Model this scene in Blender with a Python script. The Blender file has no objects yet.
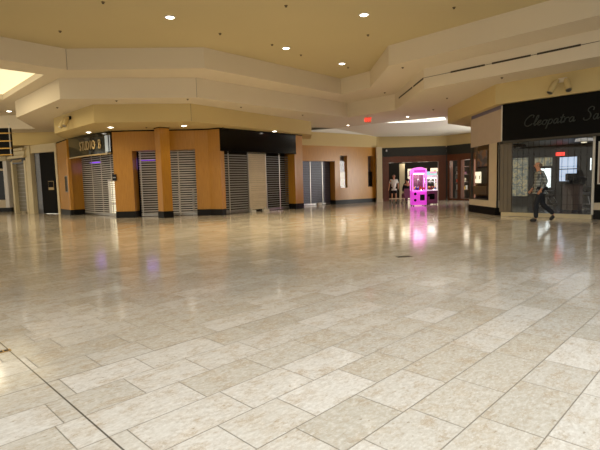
import bpy, bmesh, math, random
from mathutils import Vector, Matrix
from mathutils.geometry import tessellate_polygon
random.seed(7)
sc = bpy.context.scene
COL = sc.collection
PI = math.pi

# ------------------------------------------------------------------ camera
F = 463.0; EYE = 1.33
ROLL = math.atan(.0262); PITCH = math.atan(42.0 * math.cos(ROLL) / F)
c_, s_ = math.cos(ROLL), math.sin(ROLL); cp, sp_ = math.cos(PITCH), math.sin(PITCH)
cam_d = bpy.data.cameras.new('camera'); cam = bpy.data.objects.new('camera', cam_d); COL.objects.link(cam)
cam_d.sensor_width = 36; cam_d.lens = F / 600 * 36; cam_d.clip_end = 200
R = Matrix(((c_, s_, 0), (-s_ * sp_, c_ * sp_, -cp), (-s_ * cp, c_ * cp, sp_)))
cam.matrix_world = Matrix.Translation((0, 0, EYE)) @ R.to_4x4()
sc.camera = cam

# ------------------------------------------------------------------ view, world, large lights
vs = sc.view_settings
vs.view_transform = 'Standard'; vs.look = 'None'; vs.gamma = 1; vs.use_curve_mapping = False
vs.exposure = 0.34
W = bpy.data.worlds.new('world'); sc.world = W; W.use_nodes = True
bg = W.node_tree.nodes['Background']; bg.inputs[0].default_value = (1.0, .93, .77, 1); bg.inputs[1].default_value = .85

def area(name, loc, size, power, col, rot=(0, 0, 0), sy=None):
    d = bpy.data.lights.new(name, 'AREA'); d.energy = power; d.color = col; d.size = size
    if sy: d.shape = 'RECTANGLE'; d.size_y = sy
    o = bpy.data.objects.new(name, d); o.location = loc; o.rotation_euler = rot; COL.objects.link(o); return o
area('atrium_daylight', (3.2, -0.5, 6.4), 9, 720, (.80, .90, 1.0), sy=5)
area('corridor_fill', (13.4, 25.3, 1.7), 3, 300, (1, .97, .9), rot=(math.radians(112), 0, math.radians(75)), sy=3)  # added unseen area lamp in the side passage, lighting corridor and sloped ceiling
area('cove_light', (-12.9, 15.4, 5.3), 4, 200, (1, .86, .58), rot=(0, 0, PI / 4), sy=3)
area('side_hall_fill', (-20, 17.5, 4.9), 4, 240, (1.0, .85, .56), rot=(math.radians(68), 0, 0), sy=2)  # added lamp out of view, turned to brighten the far-left upper fascia

# ------------------------------------------------------------------ pixel -> place helpers
def ray(x, y):
    u = x - 300; v = 225 - y
    a = u * c_ + v * s_; b = -u * s_ + v * c_
    return (a, F * cp + b * sp_, -F * sp_ + b * cp)
def P(x, y, h=0.0):
    d = ray(x, y); t = (h - EYE) / d[2]
    return (d[0] * t, d[1] * t)
def V(A, B, x, y):
    """where the sight line of a picture point meets the upright plane through A and B: (run along AB, height)"""
    d = ray(x, y); ux, uy = B[0] - A[0], B[1] - A[1]; L = math.hypot(ux, uy); ux /= L; uy /= L
    det = d[0] * (-uy) + d[1] * ux
    t = (A[0] * (-uy) + A[1] * ux) / det
    return ((d[0] * t - A[0]) * ux + (d[1] * t - A[1]) * uy, EYE + d[2] * t)

# ------------------------------------------------------------------ materials
def srgb(r, g, b):
    f = lambda c: (c / 12.92 if c <= .04045 else ((c + .055) / 1.055) ** 2.4)
    return (f(r / 255), f(g / 255), f(b / 255), 1)
class NT:
    def __init__(s, name):
        s.m = bpy.data.materials.new(name); s.m.use_nodes = True; s.t = s.m.node_tree
        s.b = s.t.nodes['Principled BSDF']; s.o = s.t.nodes['Material Output']
    def n(s, typ, **k):
        nd = s.t.nodes.new(typ)
        for a, v in k.items(): setattr(nd, a, v)
        return nd
    def l(s, a, b): s.t.links.new(a, b)
    def math(s, op, a, b=None, c=None):
        nd = s.n('ShaderNodeMath', operation=op)
        for i, v in enumerate((a, b, c)):
            if v is None: continue
            if isinstance(v, (int, float)): nd.inputs[i].default_value = v
            else: s.l(v, nd.inputs[i])
        return nd.outputs[0]
    def mix(s, fac, a, b, blend='MIX'):
        nd = s.n('ShaderNodeMix', data_type='RGBA', blend_type=blend)
        for sock, v in ((nd.inputs[0], fac), (nd.inputs[6], a), (nd.inputs[7], b)):
            if isinstance(v, (int, float)): sock.default_value = v
            elif isinstance(v, tuple): sock.default_value = v
            else: s.l(v, sock)
        return nd.outputs[2]
    def coord(s, scale=(1, 1, 1), kind='Object'):
        t = s.n('ShaderNodeTexCoord'); m = s.n('ShaderNodeMapping'); m.inputs['Scale'].default_value = scale
        s.l(t.outputs[kind], m.inputs[0]); return m.outputs[0]
    def noise(s, vec, scale, detail=3, rough=.5):
        nd = s.n('ShaderNodeTexNoise'); nd.inputs['Scale'].default_value = scale
        nd.inputs['Detail'].default_value = detail; nd.inputs['Roughness'].default_value = rough
        s.l(vec, nd.inputs['Vector']); return nd.outputs['Fac']
    def ramp(s, f, p0, p1):
        nd = s.n('ShaderNodeMapRange'); nd.inputs[1].default_value = p0; nd.inputs[2].default_value = p1
        s.l(f, nd.inputs[0]); return nd.outputs[0]
    def bump(s, h, strength, dist=.01):
        nd = s.n('ShaderNodeBump'); nd.inputs['Strength'].default_value = strength; nd.inputs['Distance'].default_value = dist
        s.l(h, nd.inputs['Height']); s.l(nd.outputs[0], s.b.inputs['Normal'])
def plain(name, col, rough=.6, metal=0, var=.06, scale=3.0, emit=None, es=0, spec=.5, alpha=None):
    t = NT(name); b = t.b
    b.inputs['Roughness'].default_value = rough; b.inputs['Metallic'].default_value = metal
    b.inputs['Specular IOR Level'].default_value = spec
    f = t.noise(t.coord(), scale)
    d = tuple(max(0, c * (1 - var * 2)) for c in col[:3]) + (1,)
    t.l(t.mix(f, d, tuple(min(1, c * (1 + var)) for c in col[:3]) + (1,)), b.inputs['Base Color'])
    if emit: b.inputs['Emission Color'].default_value = emit; b.inputs['Emission Strength'].default_value = es
    return t.m
def wood(name, c1, c2, rough=.3):
    t = NT(name); t.b.inputs['Roughness'].default_value = rough
    v = t.coord((9, 9, .6)); f = t.noise(v, 3.0, 5, .6); g = t.noise(t.coord((1, 1, .3)), .8, 2)
    a = t.mix(t.ramp(f, .3, .7), c1, c2)
    a = t.mix(t.math('MULTIPLY', t.ramp(g, .35, .7), .35), a, c1)
    t.l(a, t.b.inputs['Base Color']); t.bump(f, .05); return t.m
def paint(name, col):
    t = NT(name); t.b.inputs['Roughness'].default_value = .85; t.b.inputs['Specular IOR Level'].default_value = .2
    f = t.noise(t.coord(), .5, 3); g = t.noise(t.coord(), 60, 2)
    d = tuple(c * .93 for c in col[:3]) + (1,)
    t.l(t.mix(f, d, col), t.b.inputs['Base Color']); t.bump(g, .08, .003); return t.m
def glass(name, tint=(1, 1, 1, 1), fac=.12):
    t = NT(name); tr = t.n('ShaderNodeBsdfTransparent'); tr.inputs[0].default_value = tint
    gl = t.n('ShaderNodeBsdfGlossy'); gl.inputs['Roughness'].default_value = .02
    fr = t.n('ShaderNodeFresnel'); fr.inputs[0].default_value = 1.5
    mx = t.n('ShaderNodeMixShader'); gg = t.n('ShaderNodeNewGeometry'); t.l(t.math('MULTIPLY', fr.outputs[0], t.math('SUBTRACT', 1.0, gg.outputs['Backfacing'])), mx.inputs[0]); t.l(tr.outputs[0], mx.inputs[1]); t.l(gl.outputs[0], mx.inputs[2])
    t.l(mx.outputs[0], t.o.inputs[0]); return t.m
def glow(name, col, st):
    t = NT(name); t.b.inputs['Base Color'].default_value = col
    t.b.inputs['Emission Color'].default_value = col; t.b.inputs['Emission Strength'].default_value = st; return t.m

M = {}
M['tan'] = paint('tan ceiling paint', srgb(204, 190, 152))
M['beige'] = paint('beige soffit paint', srgb(224, 213, 194))
M['band'] = paint('butter band paint', srgb(208, 188, 138))
M['white_paint'] = paint('white paint', srgb(238, 236, 226))
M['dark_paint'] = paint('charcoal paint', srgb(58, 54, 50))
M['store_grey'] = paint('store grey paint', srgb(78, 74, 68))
M['cream'] = plain('cream stone', srgb(208, 194, 160), .45)
M['pillar_cream'] = plain('pale cream laminate', srgb(205, 190, 165), .5)
M['blush'] = plain('blush panel', srgb(190, 174, 158), .5)
M['wood'] = wood('honey veneer', srgb(172, 118, 36), srgb(194, 140, 50))
M['redwood'] = wood('red brown wood', srgb(84, 44, 26), srgb(112, 62, 36), .35)
M['black'] = plain('black gloss', srgb(9, 8, 8), .15, var=.02, spec=.3)
M['black_matte'] = plain('black matte', srgb(8, 7, 7), .7, var=.02, spec=.15)
M['base_black'] = plain('black base tile', srgb(10, 9, 9), .4, var=.02, spec=.25)
M['green_sign'] = plain('dark green fascia', srgb(34, 36, 32), .5)
M['slat'] = plain('pale aluminium slat', srgb(205, 202, 200), .45, .1)
M['slat_dark'] = plain('dark smoked slat', srgb(96, 98, 108), .4, .2)
M['rail'] = plain('bright aluminium rail', srgb(205, 200, 192), .35, .6)
M['steel'] = plain('brushed steel', srgb(165, 162, 158), .3, .9)
M['brass'] = plain('brass', srgb(190, 150, 80), .3, .9)
M['gold'] = plain('gold lettering', srgb(176, 152, 106), .45, .2)
M['letter_dim'] = plain('dim script tube', srgb(44, 50, 46), .5, 0)
M['marble'] = NT('black marble').m
def _marble():
    t = NT('black veined marble'); v = t.coord(); t.b.inputs['Roughness'].default_value = .08
    a = t.noise(v, 2.2, 8, .7); k = t.math('ABSOLUTE', t.math('SUBTRACT', a, .5))
    f = t.math('MULTIPLY', t.math('SUBTRACT', 1.0, t.ramp(k, 0, .03)), .25)
    t.l(t.mix(f, srgb(16, 17, 16), srgb(120, 125, 118)), t.b.inputs['Base Color']); return t.m
M['marble'] = _marble()
M['shutter_grey'] = plain('aged grey shutter', srgb(120, 112, 96), .5)
M['taupe'] = plain('taupe tile', srgb(112, 102, 88), .5)
M['slat_mid'] = plain('mid grey slat', srgb(150, 148, 146), .45, .1)
M['pale_reflection'] = plain('pale reflection strip', srgb(200, 212, 222), .25, .5, emit=srgb(190, 205, 225), es=.12)  # pale tone and slight glow stand in for reflections on the black sign
M['fabric_white'] = plain('white cotton', srgb(232, 230, 224), .8)
M['fabric_black'] = plain('black cotton', srgb(20, 20, 24), .9, var=.02)
M['denim'] = plain('dark denim', srgb(26, 30, 38), .85)
M['shoe'] = plain('dark leather', srgb(22, 20, 20), .5)
M['skin'] = plain('skin', srgb(196, 140, 108), .55, var=.03)
M['hair'] = plain('grey brown hair', srgb(120, 100, 84), .7)
M['hair_dark'] = plain('dark hair', srgb(24, 18, 16), .6)
def _plaid():
    t = NT('grey plaid flannel'); t.b.inputs['Roughness'].default_value = .9
    tc = t.n('ShaderNodeTexCoord'); sx = t.n('ShaderNodeSeparateXYZ'); t.l(tc.outputs['Object'], sx.inputs[0])
    def stripe(o, per, w): return t.math('LESS_THAN', t.math('FRACT', t.math('DIVIDE', o, per)), w)
    h = t.math('ADD', sx.outputs[0], sx.outputs[1])
    a = t.mix(stripe(h, .085, .45), srgb(150, 156, 156), srgb(84, 90, 96))
    a = t.mix(t.math('MULTIPLY', stripe(sx.outputs[2], .085, .45), .6), a, srgb(58, 60, 62))
    a = t.mix(t.math('MULTIPLY', stripe(h, .17, .1), .8), a, srgb(170, 168, 155))
    t.l(a, t.b.inputs['Base Color']); return t.m
M['plaid'] = _plaid()
M['mauve'] = plain('mauve vinyl', srgb(120, 66, 92), .5)
M['leather'] = plain('dark salon leather', srgb(30, 24, 22), .35)
M['glass'] = glass('clear glass')
M['smoke'] = glass('smoked glass', (.45, .45, .45, 1))
M['pink'] = plain('backlit magenta acrylic', srgb(226, 90, 214), .3, emit=srgb(236, 60, 226), es=.5)
M['pink_light'] = glow('pink white marquee light', srgb(255, 130, 240), .85)
M['white_gloss'] = plain('white enamel', srgb(230, 226, 226), .35)
M['marquee'] = glow('teal marquee', srgb(150, 220, 205), .7)
M['marquee_pink'] = glow('pink marquee panel', srgb(255, 160, 190), .7)
M['led_frame'] = glow('lit white frame', (1, .95, .98, 1), .3)
M['led_white'] = glow('white led', (1, .97, .92, 1), 5)
M['led_purple'] = glow('purple led', (.25, .06, .8, 1), .9)
M['lamp_warm'] = glow('warm lamp lens', (1, .92, .78, 1), 9)
M['exit_red'] = glow('exit red', (1, .06, .04, 1), 1.3)
M['exit_face'] = plain('exit sign face', srgb(205, 130, 110), .5, emit=(1, .1, .07, 1), es=.08)
M['sky_panel'] = glow('daylight panel', (1, 1, .93, 1), 1.1)
M['cove'] = glow('cove light panel', (1, .88, .58, 1), .68)
M['day'] = glow('daylit pane', (.62, .75, .95, 1), .62)
M['day_bright'] = glow('bright daylit pane', (.9, 1, .98, 1), 1.2)
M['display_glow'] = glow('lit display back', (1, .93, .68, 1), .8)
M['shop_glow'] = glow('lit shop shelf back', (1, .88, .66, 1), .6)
M['plush_a'] = plain('plush red', srgb(200, 60, 50), .9)
M['plush_b'] = plain('plush yellow', srgb(220, 180, 70), .9)
M['plush_c'] = plain('plush blue', srgb(70, 110, 190), .9)
M['head'] = plain('dull bronze sprinkler', srgb(110, 92, 66), .5)
M['vent'] = plain('dark vent slot', srgb(62, 54, 44), .6)
M['trim_light'] = plain('white trim', srgb(215, 210, 200), .4)
M['lilac'] = plain('painted lilac light', srgb(120, 116, 150), .35, .3)  # lilac tone painted in for the bluish light along the box top

def _poster(name, c1, c2, c3, scale):
    t = NT(name); v = t.coord(); t.b.inputs['Roughness'].default_value = .3
    a = t.noise(v, scale, 2); b = t.noise(v, scale * 1.7, 1)
    t.l(t.mix(t.ramp(b, .5, .6), t.mix(t.ramp(a, .45, .55), c1, c2), c3), t.b.inputs['Base Color']); return t
M['poster'] = _poster('warm poster print', srgb(120, 88, 74), srgb(176, 140, 118), srgb(96, 40, 34), 1.6).m
M['poster_b'] = _poster('grey poster print', srgb(70, 76, 84), srgb(120, 124, 128), srgb(160, 120, 90), 2.2).m
def _mottle():
    t = _poster('sunlit window view', srgb(132, 130, 112), srgb(104, 108, 100), srgb(160, 148, 112), 5.5)
    nd = [n for n in t.t.nodes if n.type == 'MIX'][-1]
    src = t.b.inputs['Base Color'].links[0].from_socket
    t.l(src, t.b.inputs['Emission Color']); t.b.inputs['Emission Strength'].default_value = .55; return t.m
M['view'] = _mottle()
def _floor():
    t = NT('polished travertine tiles'); b = t.b
    tc = t.n('ShaderNodeTexCoord'); sx = t.n('ShaderNodeSeparateXYZ'); t.l(tc.outputs['Object'], sx.inputs[0])
    th = math.radians(45.2); X, Y = sx.outputs[0], sx.outputs[1]
    m = t.math('ADD', t.math('MULTIPLY', X, math.cos(th)), t.math('MULTIPLY', Y, math.sin(th)))
    n = t.math('ADD', t.math('MULTIPLY', X, -math.sin(th)), t.math('MULTIPLY', Y, math.cos(th)))
    v = t.math('SUBTRACT', t.math('DIVIDE', n, .3405), .114)
    row = t.math('FLOOR', v); fv = t.math('FRACT', v)
    def rnd(a, c, seed=0.0):
        cx = t.n('ShaderNodeCombineXYZ'); t.l(a, cx.inputs[0])
        if c is not None: t.l(c, cx.inputs[1])
        cx.inputs[2].default_value = seed
        w = t.n('ShaderNodeTexWhiteNoise'); t.l(cx.outputs[0], w.inputs[0]); return w
    u = t.math('ADD', t.math('DIVIDE', m, .56), t.math('MULTIPLY', rnd(row, None).outputs[0], 9.0))
    k = t.math('FLOOR', u)
    def edge(off):
        kk = t.math('ADD', k, float(off)); return t.math('ADD', kk, t.math('MULTIPLY', t.math('SUBTRACT', rnd(row, kk, 3.0).outputs[0], .5), .42))
    e0, e1 = edge(0), edge(1); em, e2 = edge(-1), edge(2)
    below = t.math('LESS_THAN', u, e0); above = t.math('GREATER_THAN', u, e1)
    cell = t.math('ADD', t.math('SUBTRACT', k, below), above)
    du = t.math('MINIMUM', t.math('ABSOLUTE', t.math('SUBTRACT', u, e0)), t.math('ABSOLUTE', t.math('SUBTRACT', u, e1)))
    du = t.math('MULTIPLY', du, .56)
    dv = t.math('MULTIPLY', t.math('MINIMUM', fv, t.math('SUBTRACT', 1.0, fv)), .3405)
    dd = t.math('MINIMUM', du, dv)
    grout = t.math('SUBTRACT', 1.0, t.ramp(dd, .002, .0048))
    sd = t.math('ABSOLUTE', t.math('SUBTRACT', m, .94)); joint = t.math('SUBTRACT', 1.0, t.ramp(sd, .0035, .007))
    sn = t.math('ABSOLUTE', t.math('SUBTRACT', n, 3.444)); joint2 = t.math('SUBTRACT', 1.0, t.ramp(sn, .0035, .006))
    rw = rnd(row, cell, 1.0); val = rw.outputs[0]; sep = t.n('ShaderNodeSeparateColor'); t.l(rw.outputs[1], sep.inputs[0])
    # stone: streaks run along the tile, each tile has its own offset
    vec = t.n('ShaderNodeCombineXYZ')
    t.l(t.math('ADD', t.math('MULTIPLY', m, 3.2), t.math('MULTIPLY', val, 40.0)), vec.inputs[0]); t.l(t.math('MULTIPLY', n, 4.6), vec.inputs[1]); t.l(t.math('MULTIPLY', sep.outputs[1], 30.0), vec.inputs[2])
    s1 = t.noise(vec.outputs[0], 1.6, 6, .62); s2 = t.noise(vec.outputs[0], 4.5, 5, .7); s3 = t.noise(vec.outputs[0], 9, 2, .5)
    base = t.mix(val, srgb(193, 184, 169), srgb(216, 209, 199))
    base = t.mix(t.math('MULTIPLY', t.ramp(sep.outputs[2], .6, 1.0), .5), base, srgb(180, 172, 158))
    base = t.mix(t.math('MULTIPLY', t.ramp(s1, .48, .76), .55), base, srgb(180, 154, 118))
    base = t.mix(t.math('MULTIPLY', t.ramp(s2, .56, .72), .45), base, srgb(158, 134, 102))
    base = t.mix(t.math('MULTIPLY', t.ramp(s2, .48, .30), .25), base, srgb(228, 222, 210))
    vn = t.n('ShaderNodeCombineXYZ'); t.l(t.math('ADD', t.math('MULTIPLY', m, 5.0), t.math('MULTIPLY', val, 60.0)), vn.inputs[0]); t.l(t.math('MULTIPLY', n, 9.0), vn.inputs[1])
    s4 = t.noise(vn.outputs[0], 1.0, 6, .75); vein = t.math('SUBTRACT', 1.0, t.ramp(t.math('ABSOLUTE', t.math('SUBTRACT', s4, .5)), 0.0, .035))
    base = t.mix(t.math('MULTIPLY', t.math('MULTIPLY', vein, t.ramp(s1, .35, .6)), .4), base, srgb(150, 126, 96))
    base = t.mix(t.math('MULTIPLY', t.ramp(s3, .70, .76), .55), base, srgb(126, 108, 86))
    s5 = t.noise(vn.outputs[0], 5.0, 3, .7)
    base = t.mix(t.math('MULTIPLY', t.ramp(s5, .5, .7), .35), base, srgb(168, 154, 134)); base = t.mix(t.math('MULTIPLY', t.ramp(s5, .48, .3), .35), base, srgb(236, 232, 224))
    base = t.mix(t.math('MULTIPLY', grout, .8), base, srgb(104, 94, 80))
    base = t.mix(t.math('MULTIPLY', joint2, .55), base, srgb(80, 68, 52))
    base = t.mix(t.math('MULTIPLY', joint, .85), base, srgb(46, 36, 26))
    t.l(base, b.inputs['Base Color'])
    rg = t.math('ADD', .07, t.math('MULTIPLY', s1, .08)); rg = t.math('ADD', rg, t.math('MULTIPLY', grout, .3)); t.l(rg, b.inputs['Roughness'])
    b.inputs['Specular IOR Level'].default_value = .5
    w = t.noise(t.coord((1, 1, 1)), 1.7, 2)
    tilt = t.math('MULTIPLY', t.math('MULTIPLY', val, fv), .10)
    hh = t.math('ADD', t.math('MULTIPLY', w, .5), tilt)
    hh = t.math('SUBTRACT', hh, t.math('MULTIPLY', grout, .06))
    t.bump(hh, .09, .012)
    return t.m
M['floor'] = _floor()

# ------------------------------------------------------------------ mesh builder
class MB:
    def __init__(s): s.bm = bmesh.new(); s.smooth = False
    def box(s, x0, x1, y0, y1, z0, z1):
        vs_ = [s.bm.verts.new((x, y, z)) for z in (z0, z1) for x, y in ((x0, y0), (x1, y0), (x1, y1), (x0, y1))]
        for f in ((3, 2, 1, 0), (4, 5, 6, 7), (0, 1, 5, 4), (1, 2, 6, 5), (2, 3, 7, 6), (3, 0, 4, 7)):
            s.bm.faces.new([vs_[i] for i in f])
        return s
    def prism(s, pts, z0, z1, holes=()):
        loops = [list(pts)] + [list(h) for h in holes]
        vecs = [[Vector((x, y, 0)) for x, y in lp] for lp in loops]
        flat = [p for lp in loops for p in lp]
        lo = [s.bm.verts.new((x, y, z0)) for x, y in flat]; hi = [s.bm.verts.new((x, y, z1)) for x, y in flat]
        for tri in tessellate_polygon(vecs):
            a, b_, c = tri
            try:
                s.bm.faces.new([lo[a], lo[b_], lo[c]]); s.bm.faces.new([hi[c], hi[b_], hi[a]])
            except ValueError: pass
        k = 0
        for lp in loops:
            n = len(lp)
            for i in range(n):
                j = (i + 1) % n
                s.bm.faces.new([lo[k + i], lo[k + j], hi[k + j], hi[k + i]])
            k += n
        return s
    def face(s, pts): s.bm.faces.new([s.bm.verts.new(p) for p in pts]); return s
    def tube(s, path, r, seg=8, rs=None):
        path = [Vector(p) for p in path]; rings = []; s.smooth = True
        for i, p in enumerate(path):
            a = path[max(0, i - 1)]; b_ = path[min(len(path) - 1, i + 1)]; d = (b_ - a).normalized()
            up = Vector((0, 0, 1)) if abs(d.z) < .9 else Vector((1, 0, 0))
            x = d.cross(up).normalized(); y = d.cross(x).normalized(); rr = rs[i] if rs else r
            rings.append([s.bm.verts.new(p + x * math.cos(q * 2 * PI / seg) * rr + y * math.sin(q * 2 * PI / seg) * rr) for q in range(seg)])
        for a, b_ in zip(rings, rings[1:]):
            for q in range(seg): s.bm.faces.new([a[q], a[(q + 1) % seg], b_[(q + 1) % seg], b_[q]])
        s.bm.faces.new(rings[0][::-1]); s.bm.faces.new(rings[-1]); return s
    def lathe(s, prof, seg=20, c=(0, 0, 0)):
        rings = []; s.smooth = True
        for r, z in prof:
            rings.append([s.bm.verts.new((c[0] + r * math.cos(q * 2 * PI / seg), c[1] + r * math.sin(q * 2 * PI / seg), c[2] + z)) for q in range(seg)])
        for a, b_ in zip(rings, rings[1:]):
            for q in range(seg): s.bm.faces.new([a[q], a[(q + 1) % seg], b_[(q + 1) % seg], b_[q]])
        s.bm.faces.new(rings[0][::-1]); s.bm.faces.new(rings[-1]); return s
    def ball(s, c, r, sub=2, sc3=(1, 1, 1)):
        s.smooth = True
        bmesh.ops.create_icosphere(s.bm, subdivisions=sub, radius=1, matrix=Matrix.Translation(c) @ Matrix.Diagonal((r * sc3[0], r * sc3[1], r * sc3[2], 1)))
        return s
    def build(s, name, mat, parent=None, bevel=0, loc=None, rot=None):
        bmesh.ops.recalc_face_normals(s.bm, faces=s.bm.faces[:])
        me = bpy.data.meshes.new(name); s.bm.to_mesh(me); s.bm.free()
        if s.smooth:
            for p in me.polygons: p.use_smooth = True
            try: me.set_sharp_from_angle(angle=math.radians(40))
            except Exception: pass
        me.materials.append(M[mat] if isinstance(mat, str) else mat)
        o = bpy.data.objects.new(name, me); COL.objects.link(o)
        if parent: o.parent = parent
        if loc: o.location = loc
        if rot: o.rotation_euler = rot
        if bevel:
            b_ = o.modifiers.new('bevel', 'BEVEL'); b_.width = bevel; b_.segments = 2; b_.limit_method = 'ANGLE'
        return o
def tag(o, label, cat, group=None):
    o['label'] = label; o['category'] = cat
    if group: o['group'] = group
    return o
def thing(name, label, cat, loc=(0, 0, 0), rz=0.0, group=None):
    o = bpy.data.objects.new(name, None); o.empty_display_size = .2; COL.objects.link(o)
    o.location = loc; o.rotation_euler = (0, 0, rz); return tag(o, label, cat, group)
def struct(o): o['kind'] = 'structure'; return o
def ang(A, B): return math.atan2(B[1] - A[1], B[0] - A[0])
def dist(A, B): return math.hypot(B[0] - A[0], B[1] - A[1])
def along(A, B, s, d=0.0):
    L = dist(A, B); ux, uy = (B[0] - A[0]) / L, (B[1] - A[1]) / L
    return (A[0] + ux * s - uy * d, A[1] + uy * s + ux * d)
def on(A, B): return dict(loc=(A[0], A[1], 0), rot=(0, 0, ang(A, B)))
def copy_tree(o, parent=None):
    c = o.copy(); COL.objects.link(c)
    if parent: c.parent = parent
    for ch in list(o.children): copy_tree(ch, c)
    return c

# ------------------------------------------------------------------ the shell
H0, H1, H2, H3 = 3.80, 4.47, 5.17, 5.84
fl = MB().face([(-34, -9, 0), (34, -9, 0), (34, 42, 0), (-34, 42, 0)]); struct(fl.build('floor', 'floor'))

A1, A2, A3, A4, A5 = (-10.8, 20.9), (-7.65, 17.75), (-4.05, 18.1), (0.35, 23.75), (0.72, 24.25)
loop3 = [(-3.0, 15.65), (-7.42, 15.4), (-13.0, 9.3), (-13, -6), (12.5, -6), (12.5, 8.2), (7.25, 11.66), (3.12, 16.0), (3.04, 19.5), (1.95, 20.8)]
loop2 = [(-3.55, 16.95), (-8.26, 16.52), (-12.18, 20.45), (-13.5, 24.2), (-29, 24.2), (-29, -7), (14.5, -7), (14.5, 6.1), (8.05, 12.6), (4.44, 16.5), (4.38, 21.08), (2.46, 23.1)]
cove = [(-8.45, 15.95), (-12.4, 20.0), (-17.4, 15.0), (-13.35, 10.85)]
top_hole = [(-5, -3), (8, -3), (8, 4), (-5, 4)]
struct(MB().prism([(-13.4, -6.4), (12.9, -6.4), (12.9, 21.2), (-13.4, 21.2)], H3, H3 + .12, [top_hole]).build('ceiling', 'tan'))
OUT = [(-30, -8), (30, -8), (30, 40), (-30, 40)]
struct(MB().prism(OUT, H2, H3 + .001, [loop3, cove]).build('ceiling', 'beige'))
struct(MB().prism([(p[0] * 1.0, p[1]) for p in [(-8.2, 15.9), (-12.5, 20.4), (-18, 15.0), (-13.3, 10.3)]], H2 + .22, H2 + .27).build('trim_1', 'cove'))
B_out = [(-30, -8), (30, -8), (30, 13.5), (12, 21.7), (7.6, 23.7), (4.5, 25.6), (2.2, 27.6), (.3, 29), (-30, 40)]
struct(MB().prism(B_out, H1, H2, [loop2]).build('ceiling', 'beige'))
S_left = [(-30, 25.6), (-12.6, 25.75), (-12.3, 25.6), A1, A2, A3, A4, A5, (.72, 29.3), (-30, 39)]
struct(MB().prism(S_left, H0, H1).build('ceiling', 'band'))
RC = (6.72, 15.97); RD = (8.85, 13.72)
S_right = [(6.72, 21.0), RC, RD, (14, 8.4), (29, 8.4), (29, 34), (20, 34.2), (8.35, 22.63)]
struct(MB().prism(S_right, H0, H1).build('ceiling', 'band'))
# corridor ceiling sloping from the soffit edge to the far band
CW0, CW1 = (-0.5, 25.7), (4.97, 29.65)
FS0, FS1, FS2 = (5.2, 30.35), (9.42, 29.8), (10.6, 27.9)
sl = MB(); e_ = [(.3, 29, H1), (2.2, 27.6, H1), (4.5, 25.6, H1), (7.6, 23.7, H1), (12, 21.7, H1)]
far = [(CW0[0], CW0[1] + .05, 4.15), (2.2, 27.85, 4.15), (CW1[0], CW1[1], 4.12), (FS1[0], FS1[1], 4.08), (14, 23.0, 4.08)]
for i in range(4):
    sl.face([e_[i], e_[i + 1], far[i + 1], far[i]])
struct(sl.build('ceiling', 'white_paint'))
sk = MB(); sk.face([(4.75, 25.48, 4.445), (7.45, 23.85, 4.445), (7.75, 24.5, 4.405), (6.6, 25.1, 4.405)]); struct(sk.build('window_1', 'sky_panel'))

# corridor band
bd = MB(); bd.prism([CW0, CW1, (CW1[0] + .15, CW1[1] - .0), (FS0[0], FS0[1] - .08), (FS1[0] + .03, FS1[1] - .08), (FS2[0] + .2, FS2[1] - .2), (12.5, 24.5), (13.5, 25), (11, 31), (4, 31.5), (-1, 26.6)], 3.44, 4.2)
struct(bd.build('trim_2', 'band'))

# ------------------------------------------------------------------ wood walls of the left storefronts
def wall_obj(name, A, B, parts, mat, bevel=0):
    m = MB()
    for p in parts: m.box(*p)
    return struct(m.build(name, mat, bevel=bevel, **on(A, B)))
WP0, WP1 = (-12.85, 24.95), (-11.5, 23.3)        # wood panel left of the studio
C0, C1 = (-8.1, 20.45), (-7.25, 20.42)           # corner column
WB0, WB1 = C1, (-4.54, 20.6)                     # wall with the two grilles
WE0, WE1 = (-4.54, 20.6), (-3.94, 20.55)
WF1 = (-3.38, 20.28)
BS0, BS1 = WF1, (-0.1, 23.88)                    # large closed store
BC1 = (0.22, 24.2)
L = dist(WP0, WP1)
wall_obj('wall_left', WP0, WP1, [(0, L, 0, .15, .28, H0)], 'wood'); wall_obj('baseboard_left', WP0, WP1, [(0, L, -.015, .14, 0, .28)], 'base_black')
J0 = along(WP0, WP1, L); SB0 = (-11.12, 24.0)
wall_obj('wall_left', J0, SB0, [(0, dist(J0, SB0), 0, .1, .28, 2.9)], 'wood'); wall_obj('baseboard_left', J0, SB0, [(0, dist(J0, SB0), -.015, .1, 0, .28)], 'base_black')
L = dist(C0, C1)
wall_obj('wall_left', C0, C1, [(0, L, 0, .85, .28, H0)], 'wood'); wall_obj('baseboard_left', C0, C1, [(-.012, L + .012, -.015, .86, 0, .28)], 'base_black')
L = dist(WB0, WB1)
wall_obj('wall_left', WB0, WB1, [(0, L, 0, .55, 2.92, H0)], 'wood')
wall_obj('wall_left', WE0, WE1, [(0, dist(WE0, WE1), 0, .75, .28, H0)], 'wood'); wall_obj('baseboard_left', WE0, WE1, [(-.01, dist(WE0, WE1), -.015, .76, 0, .28)], 'base_black')
wall_obj('wall_left', WE1, WF1, [(0, dist(WE1, WF1), 0, .3, .28, H0)], 'wood'); wall_obj('baseboard_left', WE1, WF1, [(0, dist(WE1, WF1), -.015, .3, 0, .28)], 'base_black')
wall_obj('wall_left', BS1, BC1, [(0, dist(BS1, BC1), 0, .5, .28, H0)], 'wood'); wall_obj('baseboard_left', BS1, BC1, [(-.01, dist(BS1, BC1) + .01, -.015, .51, 0, .28)], 'base_black')
CE = (0.75, 24.9); CB = (.1, 26.2)
wall_obj('wall_left', BC1, CB, [(0, dist(BC1, CB), 0, .1, 0, H0)], 'wood')
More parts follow.
